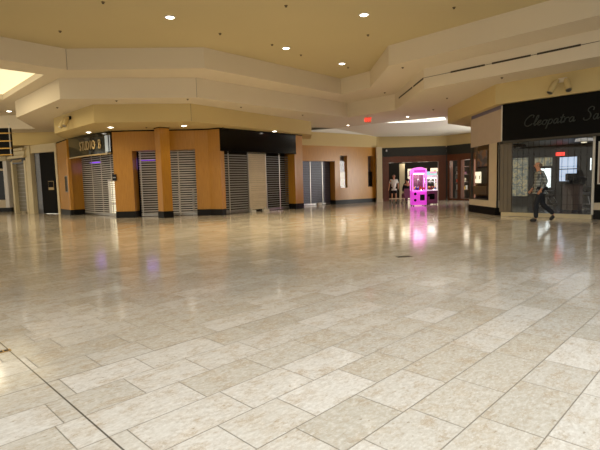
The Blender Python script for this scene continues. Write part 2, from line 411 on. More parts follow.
# pilaster, square on to the floor grid
pl = thing('pilaster', 'square honey wood pillar standing in front of the two narrow grilles', 'column', (-5.74, 19.85, 0), PI / 4)
MB().box(-.225, .225, -.225, .225, .28, H0 - .03).build('shaft', 'wood', pl, bevel=.01)
MB().box(-.235, .235, -.235, .235, 0, .28).build('base', 'base_black', pl)
MB().box(-.235, .235, -.235, .235, H0 - .03, H0 + .0).build('cap', 'black_matte', pl)
# dark line where wood meets soffit
for A, B in ((WP0, WP1), (C0, C1), (WB0, WB1), (WE0, WE1), (WE1, WF1), (BS0, BS1), (BS1, BC1)):
    wall_obj('trim_3', A, B, [(0, dist(A, B), -.02, .02, H0 - .05, H0)], 'black_matte')

# corridor wall
def VV(x, y): return V(CW0, CW1, x, y)
sj = VV(335.5, 200)[0]; L = dist(CW0, CW1); cwt = 3.44
g0 = VV(303, 170)[0] - .3; w1a, w1b = VV(340, 170)[0], VV(347.3, 170)[0]; w2a, w2b = VV(368, 170)[0], VV(374, 170)[0]
wz0, wz1 = .98, 2.9
wall_obj('wall_back', CW0, CW1, [(0, g0, 0, .45, .25, cwt), (g0, sj, 0, .45, 2.56, cwt), (sj, w1a, 0, .45, .25, cwt), (w1a, w1b, 0, .45, .25, wz0), (w1a, w1b, 0, .45, wz1, cwt),
    (w1b, w2a, 0, .45, .25, cwt), (w2a, w2b, 0, .45, .25, wz0), (w2a, w2b, 0, .45, wz1, cwt), (w2b, L, 0, .45, .25, cwt)], 'wood')
wall_obj('baseboard_back', CW0, CW1, [(sj, L, -.015, .45, 0, .25)], 'base_black')
for i, (a, b) in enumerate(((w1a, w1b), (w2a, w2b))):
    w = thing('slot_window', ('tall narrow slot window in wood wall, nearer the grey corridor grille', 'tall narrow slot window in wood wall, nearer the cream column')[i], 'window', (CW0[0], CW0[1], 0), ang(CW0, CW1))
    MB().box(a, b, .12, .14, wz0, wz1).build('pane', 'glass', w)
    MB().box(a, b, .16, .3, wz0, wz0 + .95).build('lower_panel', ('cream', 'black_matte')[i], w)
    MB().box(a, b, .3, .42, wz0 + .95, wz1).build('backing', 'taupe', w)

# ------------------------------------------------------------------ rolling grilles
def grille(label, A, B, z1, rails, slat='slat', pitch=.115, sw=.06, name='rolling_grille', extra=None):
    t = thing(name, label, 'rolling grille', (A[0], A[1], 0), ang(A, B)); L = dist(A, B)
    m = MB(); z = .12
    while z < z1 - .03:
        m.box(0, L, -.012, .012, z, z + sw); z += pitch
    m.build('slats', slat, t)
    for r in rails:
        MB().box(r * L - .022, r * L + .022, -.035, -.012, .03, z1).build('rail', 'rail', t)
    MB().box(0, L, -.03, .03, .02, .11).build('bottom_bar', 'steel', t)
    return t
SB1 = (-8.12, 21.2)
g = grille('closed pale slatted grille under the STUDIO B sign', SB0, SB1, 2.95, (.3, .55, .8), pitch=.1, sw=.04)
GA = along(WB0, WB1, .08, .5); GB = along(WB0, WB1, dist(WB0, WB1), .5)
mid = along(GA, GB, 1.15)
grille('narrow closed grille left of the square wood pillar, purple light behind', GA, mid, 2.98, (.12,), pitch=.105, sw=.045)
grille('closed grille right of the square wood pillar with one bright rail', along(GA, GB, 1.15), GB, 2.98, (.44,), pitch=.105, sw=.055)
MB().box(0, .06, -.04, .04, 0, 2.95).build('jamb', 'black_matte', thing('door_jamb', 'dark post at the left edge of the narrow grille', 'post', (GA[0], GA[1], 0), ang(GA, GB)))
DA = along(BS0, BS1, 0, .5); DB = along(BS0, BS1, dist(BS0, BS1), .5); DL = dist(DA, DB)
q0, q1 = V(DA, DB, 248, 190)[0], V(DA, DB, 266, 190)[0]
grille('wide closed grille left of the beige door panel', DA, along(DA, DB, q0 - .01), 2.78, (.42,), 'slat_mid', pitch=.11, sw=.055)
grille('wide dark closed grille right of the beige door panel', along(DA, DB, q1 + .01), DB, 2.78, (.55,), 'slat_mid', .11, .035)
dp = thing('folding_door_panel', 'beige ribbed door panel between the two wide grilles', 'door', (DA[0], DA[1], 0), ang(DA, DB))
m = MB(); z = .12
while z < 2.7: m.box(q0 + .03, q1 - .03, -.05, 0, z, z + .085); z += .092
m.build('panel', 'pillar_cream', dp); MB().box(q0, q0 + .04, -.07, .0, .02, 2.78).build('frame', 'rail', dp); MB().box(q1 - .04, q1, -.07, .0, .02, 2.78).build('frame', 'rail', dp)
MB().box(q0, q0 + .3, -.2, -.05, 0, .1).box(q0 + .08, q0 + .12, -.12, -.05, .1, .2).build('foot_lock', 'trim_light', dp)
MB().box(q1 - .35, q1, -.2, -.05, 0, .1).box(q1 - .2, q1 - .16, -.12, -.05, .1, .2).build('foot_lock', 'trim_light', dp)
# wood return on the right of the big store
wall_obj('wall_left', BS1, DB, [(0, .5, 0, .12, .28, 2.8)], 'wood'); wall_obj('baseboard_left', BS1, DB, [(0, .5, -.01, .12, 0, .28)], 'base_black')
sg = thing('store_sign', 'long blank black gloss fascia sign above the wide closed grilles', 'sign', (BS0[0], BS0[1], 0), ang(BS0, BS1)); BL = dist(BS0, BS1)
MB().box(0, BL, 0, .45, 2.8, H0 - .05).build('panel', 'black', sg)
MB().box(0, BL, -.01, .0, 2.8, 2.84).build('lower_trim', 'black_matte', sg)
# far grille in the corridor wall
FA = along(CW0, CW1, g0, .5); FB = along(CW0, CW1, sj, .5)
fg = grille('smoked grey corridor grille beside the wood wall with slot windows', FA, FB, 2.62, (.44, .78), 'slat_dark', .1, .085)
MB().box(.62 * dist(FA, FB), .72 * dist(FA, FB), -.12, -.02, 0, .14).build('foot_lock', 'trim_light', fg)

# ------------------------------------------------------------------ interiors behind the grilles (dark shops)
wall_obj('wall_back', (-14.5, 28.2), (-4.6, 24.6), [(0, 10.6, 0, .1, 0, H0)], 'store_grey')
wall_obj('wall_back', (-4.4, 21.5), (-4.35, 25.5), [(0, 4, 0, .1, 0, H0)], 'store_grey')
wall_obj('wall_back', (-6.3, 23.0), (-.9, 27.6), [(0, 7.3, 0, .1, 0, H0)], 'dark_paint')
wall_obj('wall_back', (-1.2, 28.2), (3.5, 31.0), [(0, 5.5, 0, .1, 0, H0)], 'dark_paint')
def led(label, x0, x1, y, z, mat='led_purple', r=.03):
    t = thing('light_strip', label, 'light strip', ((x0 + x1) / 2, y, z)); w = (x1 - x0) / 2
    MB().box(-w, w, 0, .05, -r, r).build('tube', mat, t)
    for q in (-w + .1, w - .1): MB().tube([(q, .025, r), (q, .025, H0 - z)], .008, 6).build('hanger', 'vent', t)
    return t
led('purple neon strip glowing behind the narrow grille', -7.35, -6.62, 21.6, 2.58)
o = led('short purple neon strip glowing behind the STUDIO B grille', -10.75, -10.2, 24.1, 2.66)
for i, (x, y, z) in enumerate(((-7.0, 21.6, 2.4), (-10.4, 23.9, 2.4))):
    d = bpy.data.lights.new('neon_light', 'POINT'); d.energy = 4; d.color = (.4, .2, 1); d.shadow_soft_size = .3
    o = bpy.data.objects.new('neon_light', d); o.location = (x, y, z); COL.objects.link(o)
dc = thing('display_cabinet', 'lit cream display cabinet glowing behind the right side of the STUDIO B grille', 'display cabinet', (-9.15, 22.35, 0), 0)
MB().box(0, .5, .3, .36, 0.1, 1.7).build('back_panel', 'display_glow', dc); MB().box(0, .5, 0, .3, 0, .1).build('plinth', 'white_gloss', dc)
for z in (.55, 1.0, 1.66): MB().box(0, .5, 0, .3, z, z + .04).build('shelf', 'white_gloss', dc)
MB().box(-.03, 0, 0, .36, 0, 1.75).build('side_panel', 'white_gloss', dc); MB().box(.5, .53, 0, .36, 0, 1.75).build('side_panel', 'white_gloss', dc)
for i, (x, y, sh) in enumerate(((-6.9, 23.2, 1.5), (-5.3, 23.0, 1.2), (-2.6, 24.5, 1.3))):
    t = thing('shelf_unit', ('tall white shelf unit in the dark shop behind the narrow grille', 'white shelf unit in the dark shop behind the one-rail grille', 'shelf unit in the dark shop behind the wide grille')[i], 'shelf', (x, y, 0))
    for z in (.1, .5, .9, sh): MB().box(0, .9, 0, .35, z, z + .03).build('shelf', 'white_gloss', t)
    for xx in (0, .87): MB().box(xx, xx + .03, 0, .35, 0, sh + .03).build('side_panel', 'white_gloss', t)

# ------------------------------------------------------------------ STUDIO B sign
S0, S1 = (-11.3, 23.11), (-8.15, 20.38)
SLn = dist(S0, S1)
def bow(s):  # curved plan of the sign
    k = s / SLn; return -.16 * math.sin(PI * k)
st = thing('store_sign', 'curved black marble STUDIO B sign with gold letters', 'sign', (S0[0], S0[1], 0), ang(S0, S1))
m = MB(); N = 24; ring = [(SLn * i / N, bow(SLn * i / N)) for i in range(N + 1)]
m.prism(ring + [(s, d + .3) for s, d in reversed(ring)], 2.86, H0 - .02); m.build('panel', 'marble', st)
m = MB(); m.prism([(s, d - .02) for s, d in ring] + [(s, d + .02) for s, d in reversed(ring)], 2.80, 2.86); m.build('lower_trim', 'gold', st)
def text_mesh(ch, size, depth, mat, name, parent, shear=0):
    cu = bpy.data.curves.new(name, 'FONT'); cu.body = ch; cu.size = size; cu.extrude = depth; cu.align_x = 'CENTER'; cu.shear = shear
    tmp = bpy.data.objects.new('tmp', cu); COL.objects.link(tmp)
    dg = bpy.context.evaluated_depsgraph_get(); me = bpy.data.meshes.new_from_object(tmp.evaluated_get(dg))
    bpy.data.objects.remove(tmp); me.materials.clear(); me.materials.append(M[mat])
    o = bpy.data.objects.new(name, me); COL.objects.link(o); o.parent = parent; return o
def proj_x(p):
    v = R.transposed() @ (Vector(p) - Vector((0, 0, EYE))); return 300 + F * v.x / -v.z
def s_at(px, z):
    lo_, hi_ = 0.0, SLn
    for _ in range(30):
        md = (lo_ + hi_) / 2; q = along(S0, S1, md, bow(md) - .03)
        if proj_x((q[0], q[1], z)) < px: lo_ = md
        else: hi_ = md
    return lo_
sa, sb = s_at(80.5, 3.25), s_at(99.5, 3.25)
for i, ch in enumerate('STUDIO B'):
    if ch == ' ': continue
    s = sa + (sb - sa) * i / 7; o = text_mesh(ch, .58, .02, 'gold', 'letter', st)
    th = math.atan2(bow(s + .01) - bow(s), .01)
    o.location = (s, bow(s) - .03, 3.09); o.rotation_euler = (PI / 2, 0, th); o.scale = (.62, 1, 1)
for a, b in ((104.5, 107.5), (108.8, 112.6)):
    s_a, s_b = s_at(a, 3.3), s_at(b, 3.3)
    mm = MB(); mm.prism([(s_a, bow(s_a) - .015), (s_b, bow(s_b) - .015), (s_b, bow(s_b) + .01), (s_a, bow(s_a) + .01)], 2.92, 3.62); mm.build('reflection_strip', 'pale_reflection', st)
MB().box(SLn - .28, SLn - .16, -.1, -.04, 2.82, 2.9).build('down_lamp', 'trim_light', st)
# plaques on the wood
sx_, sz_ = V(WP0, WP1, 66.8, 184); a = thing('wall_plaque', 'small tall grey plaque on the wood panel left of the studio grille', 'plaque', (WP0[0], WP0[1], 0), ang(WP0, WP1))
MB().box(sx_ - .26, sx_ + .26, -.03, 0, sz_ - .42, sz_ + .42).build('plate', 'steel', a, bevel=.01); MB().box(sx_ - .22, sx_ + .22, -.035, -.03, sz_ - .38, sz_ + .38).build('inset', 'store_grey', a)
a = thing('wall_box', 'small black card box on the wood column edge right of the studio grille', 'box', (C0[0], C0[1], 0), ang(C0, C1))
sx_, sz_ = V(C0, C1, 118.8, 177); MB().box(-.06, .12, -.07, 0, sz_ - .16, sz_ + .12).build('housing', 'black', a, bevel=.01); MB().box(-.04, .10, -.074, -.07, sz_ - .04, sz_ + .0).build('slot', 'steel', a)

# ------------------------------------------------------------------ stores at the far left
K0 = (-14.98, 26.1)           # black door bay
K2 = (-16.75, 27.4)
BL = dist(K0, WP0)
def kx(x): return V(K0, WP0, x, 185)[0]
wall_obj('wall_left', K0, WP0, [(kx(57.3), BL, -.05, .3, 0, H0), (-.32, kx(33), -.05, .35, 0, H0), (kx(33), kx(57.3), 0, .3, 3.36, H0)], 'cream')
bay = thing('closed_door', 'tall black closed shop door panel with a small gold notice', 'door', (K0[0], K0[1], 0), ang(K0, WP0))
MB().box(kx(39.5), kx(57.3) - .005, .12, .2, .02, 3.35).build('panel', 'black_matte', bay); MB().box(kx(33) + .005, kx(39.5), .1, .12, .25, 3.35).build('glass_strip', 'glass', bay); MB().box(kx(33) + .005, kx(39.5), .2, .28, 0, 3.35).build('backing', 'slat_dark', bay)
xa, za = V(K0, WP0, 47.0, 190); xb, zb = V(K0, WP0, 51.5, 181)
nt = MB().box(xa, xb, .1, .12, za, zb).build('notice', 'gold', bay)
MB().box(xa + .015, xb - .015, .095, .1, za + .14, zb - .02).build('notice_print', 'black_matte', nt)
ss = thing('shopfront', 'narrow cream framed shopfront with a smoked shutter at the far left', 'shopfront', (K2[0], K2[1], 0), ang(K2, K0)); SL2 = dist(K2, K0)
MB().box(0, .22, -.12, .2, 0, 3.0).box(SL2 - .55, SL2 - .33, -.12, .2, 0, 3.0).build('frame', 'cream', ss, bevel=.02)
MB().box(.22, SL2 - .55, .1, .14, .1, 2.9).build('shutter', 'shutter_grey', ss)
mm = MB(); z = .3
while z < 2.8: mm.box(.22, SL2 - .55, .06, .09, z, z + .02); z += .22
mm.build('shutter_bar', 'steel', ss)
MB().box(.0, SL2 - .33, -.1, .2, 2.85, 3.15).build('sign_band', 'black', ss)
mm = MB(); x = .25
for k in range(9):
    mm.box(x, x + .085, -.115, -.1, 2.93, 3.07); x += .135
mm.build('sign_marks', 'gold', ss)
MB().box(-.1, SL2 - .2, -.25, .25, 3.15, 3.3).box(-.05, SL2 - .25, -.18, .2, 3.3, 3.55).box(-.15, SL2 - .15, -.3, .25, 3.55, 3.7).build('cornice', 'cream', ss, bevel=.03)
k3, k4 = (-23.0, 30.2), (-18.3, 29.5)
fs = thing('shopfront', 'dark shop window behind a pale column at the extreme left edge', 'shopfront', (k3[0], k3[1], 0), ang(k3, k4)); fL = dist(k3, k4)
MB().box(0, fL - .3, .0, .1, .75, 2.6).build('dark_pane', 'black', fs); MB().box(0, fL - .3, -.05, .1, .25, .75).build('sill_panel', 'pillar_cream', fs)
MB().box(0, fL, -.08, .12, 0, .25).build('base', 'base_black', fs); MB().box(0, fL - .3, -.03, .1, 2.72, 3.2).build('sign_band', 'black_matte', fs)
MB().box(0, fL - .3, -.05, .1, 2.6, 2.72).build('sign_sill', 'pillar_cream', fs)
MB().box(fL - .3, fL - .02, -.15, .2, .25, 3.2).build('column', 'white_gloss', fs, bevel=.03); MB().box(0, fL + .05, -.25, .3, 3.2, 3.55).build('cornice', 'cream', fs, bevel=.05)
wall_obj('wall_left', (-23, 30.4), (-16.5, 27.8), [(6.25, 7.0, 0.1, .3, 0, H0)], 'cream'); wall_obj('wall_left', k3, k4, [(0, fL + .4, .3, .5, 0, H0)], 'cream')
# louvred screen with brass rails, hanging at the left edge
lv = thing('louvred_screen', 'dark louvred screen with brass rails hanging at the upper left edge', 'screen', (-16.12, 22.0, 0), 0)
MB().box(0, 2.7, .02, .08, 2.95, 4.25).build('backing', 'black_matte', lv)
for z in (2.98, 3.28, 3.62, 3.98): MB().box(-.02, 2.72, -.06, .0, z, z + .05).build('brass_rail', 'brass', lv)
for x in (1.95, 2.62): MB().box(x, x + .05, -.03, .02, 2.95, 4.25).build('post', 'steel', lv)
for x in (.3, 2.64): MB().tube([(x, .05, 4.25), (x, .05, H1)], .02).build('hanger', 'steel', lv)

# ------------------------------------------------------------------ cream column + far store
cc = thing('column', 'narrow cream column at the end of the corridor wood wall', 'column', (4.9, 29.28, 0))
MB().box(0, .36, 0, .4, 0, 3.44).build('shaft', 'cream', cc, bevel=.01); MB().box(-.02, .38, -.02, .42, 0, .2).build('base', 'pillar_cream', cc)
fr = thing('shopfront', 'red brown wood shopfront with dark green fascia in the far corridor', 'shopfront', (FS0[0], FS0[1], 0), ang(FS0, FS1)); L1 = dist(FS0, FS1)
MB().box(0, L1, -.06, .3, 2.87, 3.44).build('fascia', 'green_sign', fr); MB().box(0, L1, -.04, .3, 2.48, 2.87).build('lintel', 'redwood', fr)
xs0 = V(FS0, FS1, 389, 190)[0]; xs1 = V(FS0, FS1, 438.4, 190)[0]
MB().box(0, xs0, 0, .3, 0, 2.48).build('post', 'redwood', fr); MB().box(xs1, L1, 0, .3, 0, 2.48).build('post', 'redwood', fr)
xm = V(FS0, FS1, 404, 190)[0]
fr2 = thing('shopfront', 'angled red brown wood bays right of the claw machines', 'shopfront', (FS1[0], FS1[1], 0), ang(FS1, FS2)); L2 = dist(FS1, FS2) + 1.2
MB().box(.12, L2, -.06, .3, 2.87, 3.44).build('fascia', 'green_sign', fr2); MB().box(.12, L2, -.04, .3, 2.48, 2.87).build('lintel', 'redwood', fr2)
def vx(x): return V(FS1, FS2, x, 190)[0]
MB().box(.14, .3, 0, .3, 0, 2.48).build('post', 'redwood', fr2); MB().box(vx(457.5), vx(461), -.02, .3, 0, 2.48).build('post', 'redwood', fr2); MB().box(vx(470), vx(474), -.02, .3, 0, 2.48).build('post', 'redwood', fr2)
MB().box(.3, vx(457.5), .12, .14, .1, 2.45).build('pane', 'glass', fr2); MB().box(vx(461), vx(470), .12, .14, .1, 2.45).build('pane', 'glass', fr2)
MB().box(.3, L2, .0, .3, 0, .1).build('sill', 'redwood', fr2)
# interior of the far store
wall_obj('wall_back', (5.0, 34.5), (16, 33.2), [(0, 11, 0, .1, 0, 3.4)], 'dark_paint'); wall_obj('wall_back', (4.9, 30.7), (4.9, 34.5), [(0, 3.8, 0, .1, 0, 3.4)], 'dark_paint')
struct(MB().prism([(5.0, 30.85), (9.9, 30.3), (11.6, 27.4), (16, 27.4), (16, 34.5), (5.0, 34.5)], 3.3, 3.4).build('ceiling', 'dark_paint'))
pb = V(FS0, FS1, 404.0, 190)[0]
wp = thing('partition', 'pale partition wall inside the far store behind the claw machines', 'partition', (6.85, 31.6, 0)); MB().box(0, .35, 0, .12, 0, 2.45).build('panel', 'cream', wp)
sv = [('lit shelf unit of goods behind the pink claw machine', 7.5, 31.7, 1.3), ('lit shelf unit of goods behind the white claw machine', 8.95, 31.3, .95), ('shelf of goods in the angled bay beside the wood post', 10.3, 30.3, .8), ('shelf of goods in the rightmost angled bay', 11.2, 29.7, .7)]
cols = ['fabric_white', 'plush_b', 'plush_a', 'cream', 'mauve', 'steel', 'store_grey']
for i, (lb, x, y, w) in enumerate(sv):
    t = thing('display_shelf', lb, 'shelf', (x, y, 0))
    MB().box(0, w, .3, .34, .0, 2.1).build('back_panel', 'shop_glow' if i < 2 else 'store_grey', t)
    for z in (.0, .6, 1.1, 1.6, 2.1): MB().box(0, w, 0, .3, z, z + .03).build('shelf', 'redwood', t)
    for k, z in enumerate((.631, 1.131, 1.631)):
        xx = .04
        j = 0
        while xx < w - .16:
            ww = random.uniform(.1, .16); hh = random.uniform(.16, .34)
            bx = MB().box(-ww / 2, ww / 2, -.08, .08, 0, hh).build('merchandise_box', random.choice(cols), bevel=.01); bx.location = (x + xx + ww / 2, y + .14, z)
            pos = ('first', 'second', 'third', 'fourth', 'fifth', 'sixth', 'seventh', 'eighth', 'ninth')[j]; j += 1
            tag(bx, '%s box from left, %s row, %s' % (pos, ('lowest', 'middle', 'highest')[k], ('lit shelf behind pink claw machine', 'lit shelf behind white claw machine', 'shelf beside angled wood post', 'shelf in rightmost wood bay')[i]), 'box', 'goods on the far store shelves')
            xx += ww + random.uniform(.03, .08)
for i, (x, y) in enumerate(((6.0, 31.2), (7.3, 31.4), (8.3, 31.0), (10.6, 29.5))):
    t = thing('track_light', ('small track light above the standing man in white', 'small track light left of the pink claw machine top', 'small track light above the claw machines', 'small track light in the angled wood bay')[i], 'lamp', (x, y, 2.55))
    MB().tube([(0, 0, .75), (0, 0, .1)], .012).build('stem', 'steel', t); MB().lathe([(.03, .12), (.06, .1), (.08, 0), (.06, -.005)], 14).build('shade', 'trim_light', t)
    MB().lathe([(.055, -.006), (.055, -.02)], 14).build('bulb', 'display_glow', t)
    d = bpy.data.lights.new('bulb_light', 'POINT'); d.energy = 13; d.color = (1, .88, .7); d.shadow_soft_size = .4
    o = bpy.data.objects.new('bulb_light', d); o.location = (0, 0, -.15); o.parent = t; COL.objects.link(o)
a = V(FS0, FS1, 386.4, 150.5)
t = thing('security_lamp', 'small round white lamp on the dark green fascia beside the cream column', 'lamp', (*along(FS0, FS1, max(.1, a[0]), -.14), 3.25))
MB().ball((0, 0, 0), .06).build('globe', 'white_gloss', t); MB().lathe([(.05, .05), (.05, .09)], 12).build('mount', 'steel', t)

# ------------------------------------------------------------------ right store: Cleopatra
Q0, Q1 = (6.95, 15.93), (8.9, 13.8); Q2 = (13.2, 9.1)
QL = dist(Q0, Q2)
cs = thing('store_sign', 'large black fascia with dim Cleopatra script lettering on the right', 'sign', (Q0[0], Q0[1], 0), ang(Q0, Q2))
MB().box(0, QL, 0, .2, 2.57, H0 - .01).build('panel', 'black_matte', cs)
MB().box(0, QL, .0, .25, 2.5, 2.57).build('lower_rail', 'store_grey', cs)
MB().box(-.035, .0, -.01, .02, 2.57, 3.75).build('corner_trim', 'trim_light', cs)
# script letters as rounded strokes: units, x-height 1
G = {
 'C': (1.7, [[(1.45, 1.75), (1.55, 2.1), (1.3, 2.35), (.9, 2.2), (.45, 1.6), (.25, .9), (.35, .3), (.7, 0), (1.1, .1), (1.5, .45)]]),
 'l': (.55, [[(0, .35), (.35, .9), (.62, 1.7), (.6, 2.1), (.42, 2.0), (.25, 1.2), (.15, .4), (.25, .02), (.5, .3)]]),
 'e': (.8, [[(0, .3), (.35, .5), (.6, .8), (.5, 1.0), (.25, .85), (.12, .45), (.25, .05), (.5, .05), (.8, .35)]]),
 'o': (.85, [[(.5, 1.0), (.2, .85), (.08, .4), (.25, .0), (.55, .1), (.7, .55), (.55, .95), (.45, 1.0)], [(.6, .85), (.85, .85)]]),
 'p': (.9, [[(.25, 1.05), (.1, 0), (-.08, -.95)], [(.2, .75), (.45, 1.0), (.72, .8), (.66, .3), (.4, .02), (.15, .15)]]),
 'a': (.95, [[(.65, .85), (.4, 1.0), (.12, .7), (.08, .25), (.25, .0), (.5, .25), (.7, .95), (.62, .3), (.72, .02), (.95, .3)]]),
 't': (.6, [[(.4, 1.75), (.2, .6), (.2, .1), (.35, 0), (.6, .3)], [(0, 1.15), (.65, 1.2)]]),
 'r': (.75, [[(.1, .95), (.15, .5), (.05, 0)], [(.12, .55), (.35, .95), (.6, 1.0), (.65, .8)]]),
 'S': (1.5, [[(1.3, 1.7), (1.35, 2.15), (1.0, 2.4), (.6, 2.15), (.55, 1.7), (.9, 1.3), (1.1, .8), (.95, .2), (.55, 0), (.15, .15), (.1, .5)]]),
}
def smoothed(p):
    out = []
    for i in range(len(p) - 1):
        p0 = p[max(0, i - 1)]; p1 = p[i]; p2 = p[i + 1]; p3 = p[min(len(p) - 1, i + 2)]
        for k in range(4):
            t = k / 4
            out.append(tuple(.5 * ((2 * p1[j]) + (-p0[j] + p2[j]) * t + (2 * p0[j] - 5 * p1[j] + 4 * p2[j] - p3[j]) * t * t + (-p0[j] + 3 * p1[j] - 3 * p2[j] + p3[j]) * t ** 3) for j in (0, 1)))
    out.append(p[-1]); return out
def script(word, s0, s1, z, u):
    tot = sum(G[c][0] for c in word); w = (s1 - s0) / tot; x = s0
    for ch in word:
        m = MB()
        for stroke in G[ch][1]:
            m.tube([(x + px * w + py * u * .18, -.035, z + py * u) for px, py in smoothed(stroke)], .017, 6)
        m.build('script_letter', 'letter_dim', cs); x += G[ch][0] * w
a0, z0 = V(Q0, Q2, 523, 126.5); a1, z1 = V(Q0, Q2, 575.5, 118); b0, _ = V(Q0, Q2, 583, 118); b1 = V(Q0, Q2, 599.5, 114)[0]
script('Cleopatra', a0, a1, 2.98, .145); script('Sa', b0, b1, 2.98, .16)
# blush return box beside the sign
E0 = (6.95, 18.82)
bb = thing('sign_return', 'blush coloured box panel on the corner left of the black script sign', 'panel', (E0[0], E0[1], 0), ang(E0, Q0)); EL = dist(E0, Q0)
MB().box(0, EL - .04, 0, .03, 2.56, 3.66).build('panel', 'blush', bb)
MB().box(0, EL - .04, .02, .035, 3.66, H0).build('top_strip', 'lilac', bb)
# corner pillar, glass and bases
fE = E0; gE = (6.97, 17.05); hE = (6.97, 16.36)
cpil = thing('column', 'pale cream corner pillar of the right store with black and cream base', 'column', (fE[0], fE[1], 0), ang(fE, hE)); FL = dist(fE, hE); GL = dist(fE, gE)
MB().box(GL, FL, 0, .07, .5, 2.56).build('shaft', 'pillar_cream', cpil); MB().box(-.05, FL, -.03, .35, .28, .5).build('cream_base', 'pillar_cream', cpil)
MB().box(-.05, FL, -.06, .35, 0, .26).build('black_base', 'black_matte', cpil); MB().box(-.05, FL, -.035, .35, .26, .28).build('reveal', 'black_matte', cpil)
MB().box(FL, FL + .02, -.01, .04, .28, 2.56).build('edge_strip', 'black_matte', cpil)
gw = thing('display_window', 'narrow corner display window left of the cream corner pillar', 'window', (fE[0], fE[1], 0), ang(fE, gE))
MB().box(0.04, GL, .05, .07, .5, 2.56).build('pane', 'glass', gw); MB().box(0, .04, .0, .1, .5, 2.56).build('frame', 'store_grey', gw)
def gx(x, y): a_ = V((7.2, fE[1]), (7.2, 16), x, y); return a_
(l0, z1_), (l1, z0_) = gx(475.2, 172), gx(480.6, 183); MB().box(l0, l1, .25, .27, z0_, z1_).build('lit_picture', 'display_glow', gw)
MB().box(l0 + .06, l0 + .12, .24, .25, z0_ + .15, z0_ + .3).box(l1 - .12, l1 - .06, .24, .25, z0_ + .15, z0_ + .3).build('picture_mark', 'black_matte', gw)
(l0, z1_), (l1, z0_) = gx(477.5, 151), gx(486.5, 166); MB().box(l0, l1, .25, .27, z0_, z1_).build('poster', 'poster_b', gw)
(l0, z1_), (l1, z0_) = gx(475, 186), gx(487, 195); MB().box(l0, l1, .2, .34, z0_, z1_).build('display_block', 'store_grey', gw)
MB().box(.05, GL, .1, .38, .5, .53).build('display_shelf', 'store_grey', gw)
# glass front
R0 = (7.0, 16.25); R1 = (13.2, 9.45); RL = dist(R0, R1)
def rx(x, y=180): return V(R0, R1, x, y)[0]
ff = thing('glass_front', 'wide glass shopfront of the right store with a low cream sill', 'shopfront', (R0[0], R0[1], 0), ang(R0, R1))
MB().box(.1, rx(593), -.05, .12, 0, .13).build('sill', 'cream', ff)
x511 = rx(511)
mm = MB()
for k in range(3): mm.box(.0 + k * x511 / 3 + .004, (k + 1) * x511 / 3 - .004, .04, .14, .13, 2.5)
mm.build('tiled_panel', 'taupe', ff)
mm = MB()
for x in [x511 + .02 + i * (rx(593) - x511 - .04) / 14 for i in range(15)]:
    mm.box(x - .004, x + .004, .02, .03, .13, 2.5)
for z in [.13 + i * .3 for i in range(8)]: mm.box(x511, rx(593), .02, .03, z - .004, z + .004)
mm.build('security_mesh', 'vent', ff)
MB().box(x511, rx(593), .05, .06, .13, 2.5).build('pane', 'glass', ff)
MB().box(rx(592), rx(594.5), -.02, .12, .13, 2.5).build('mullion', 'trim_light', ff)
rb = rx(594.5) + .005
pr = thing('column', 'dark pier with cream and black base at the right edge of the picture', 'column', (R0[0], R0[1], 0), ang(R0, R1))
MB().box(rb, rb + 3, .0, .2, .5, 2.5).build('shaft', 'black_matte', pr)
MB().box(rb, rb + 3, -.04, .2, 0, .28).build('black_base', 'base_black', pr); MB().box(rb, rb + 3, -.03, .2, .28, .5).build('cream_base', 'pillar_cream', pr)
pp = along(R0, R1, rb + .08, -.004)
po = thing('poster', 'warm toned framed poster at the right edge beside the shop window', 'poster', (pp[0], pp[1], 1.06), ang(R0, R1))
MB().box(.04, 1.04, -.02, 0, .04, 1.24).build('print', 'poster', po)
MB().box(0, .04, -.03, 0, 0, 1.28).box(1.04, 1.08, -.03, 0, 0, 1.28).box(.04, 1.04, -.03, 0, 0, .04).box(.04, 1.04, -.03, 0, 1.24, 1.28).build('frame', 'trim_light', po)
# salon interior
BW0, BW1 = (9.3, 24.2), (18.5, 15.0)
def bx(x, y=180): return V(BW0, BW1, x, y)
wall_obj('wall_right', BW0, BW1, [(0, dist(BW0, BW1), 0, .12, 0, H0)], 'store_grey')
wall_obj('wall_right', (7.35, 18.95), (9.3, 24.2), [(0, 5.6, 0, .1, 0, H0)], 'dark_paint'); wall_obj('wall_right', BW1, (14.2, 10.4), [(0, 6.4, 0, .1, 0, H0)], 'dark_paint')
struct(MB().prism([(7.2, 15.9), (13.3, 9.5), (18.4, 14.9), (9.25, 24.1), (7.3, 19.0)], .001, .006).build('floor', plain('salon slate floor', srgb(58, 60, 66), .2)))
struct(MB().prism([(7.3, 16.1), (13.4, 9.7), (18.4, 14.9), (9.25, 24.1), (7.4, 19.0)], 2.75, 2.8).build('ceiling', 'taupe'))
wins = [('window_2', 513, 529, 158, 196, 'view'), ('window_3', 539.5, 551.5, 168.5, 187.5, 'day_bright'), ('window_4', 560, 577.5, 157, 181, 'day'), ('window_5', 535, 553, 157.5, 166, 'view'), ('window_6', 590.6, 592, 158, 170, 'day_bright')]
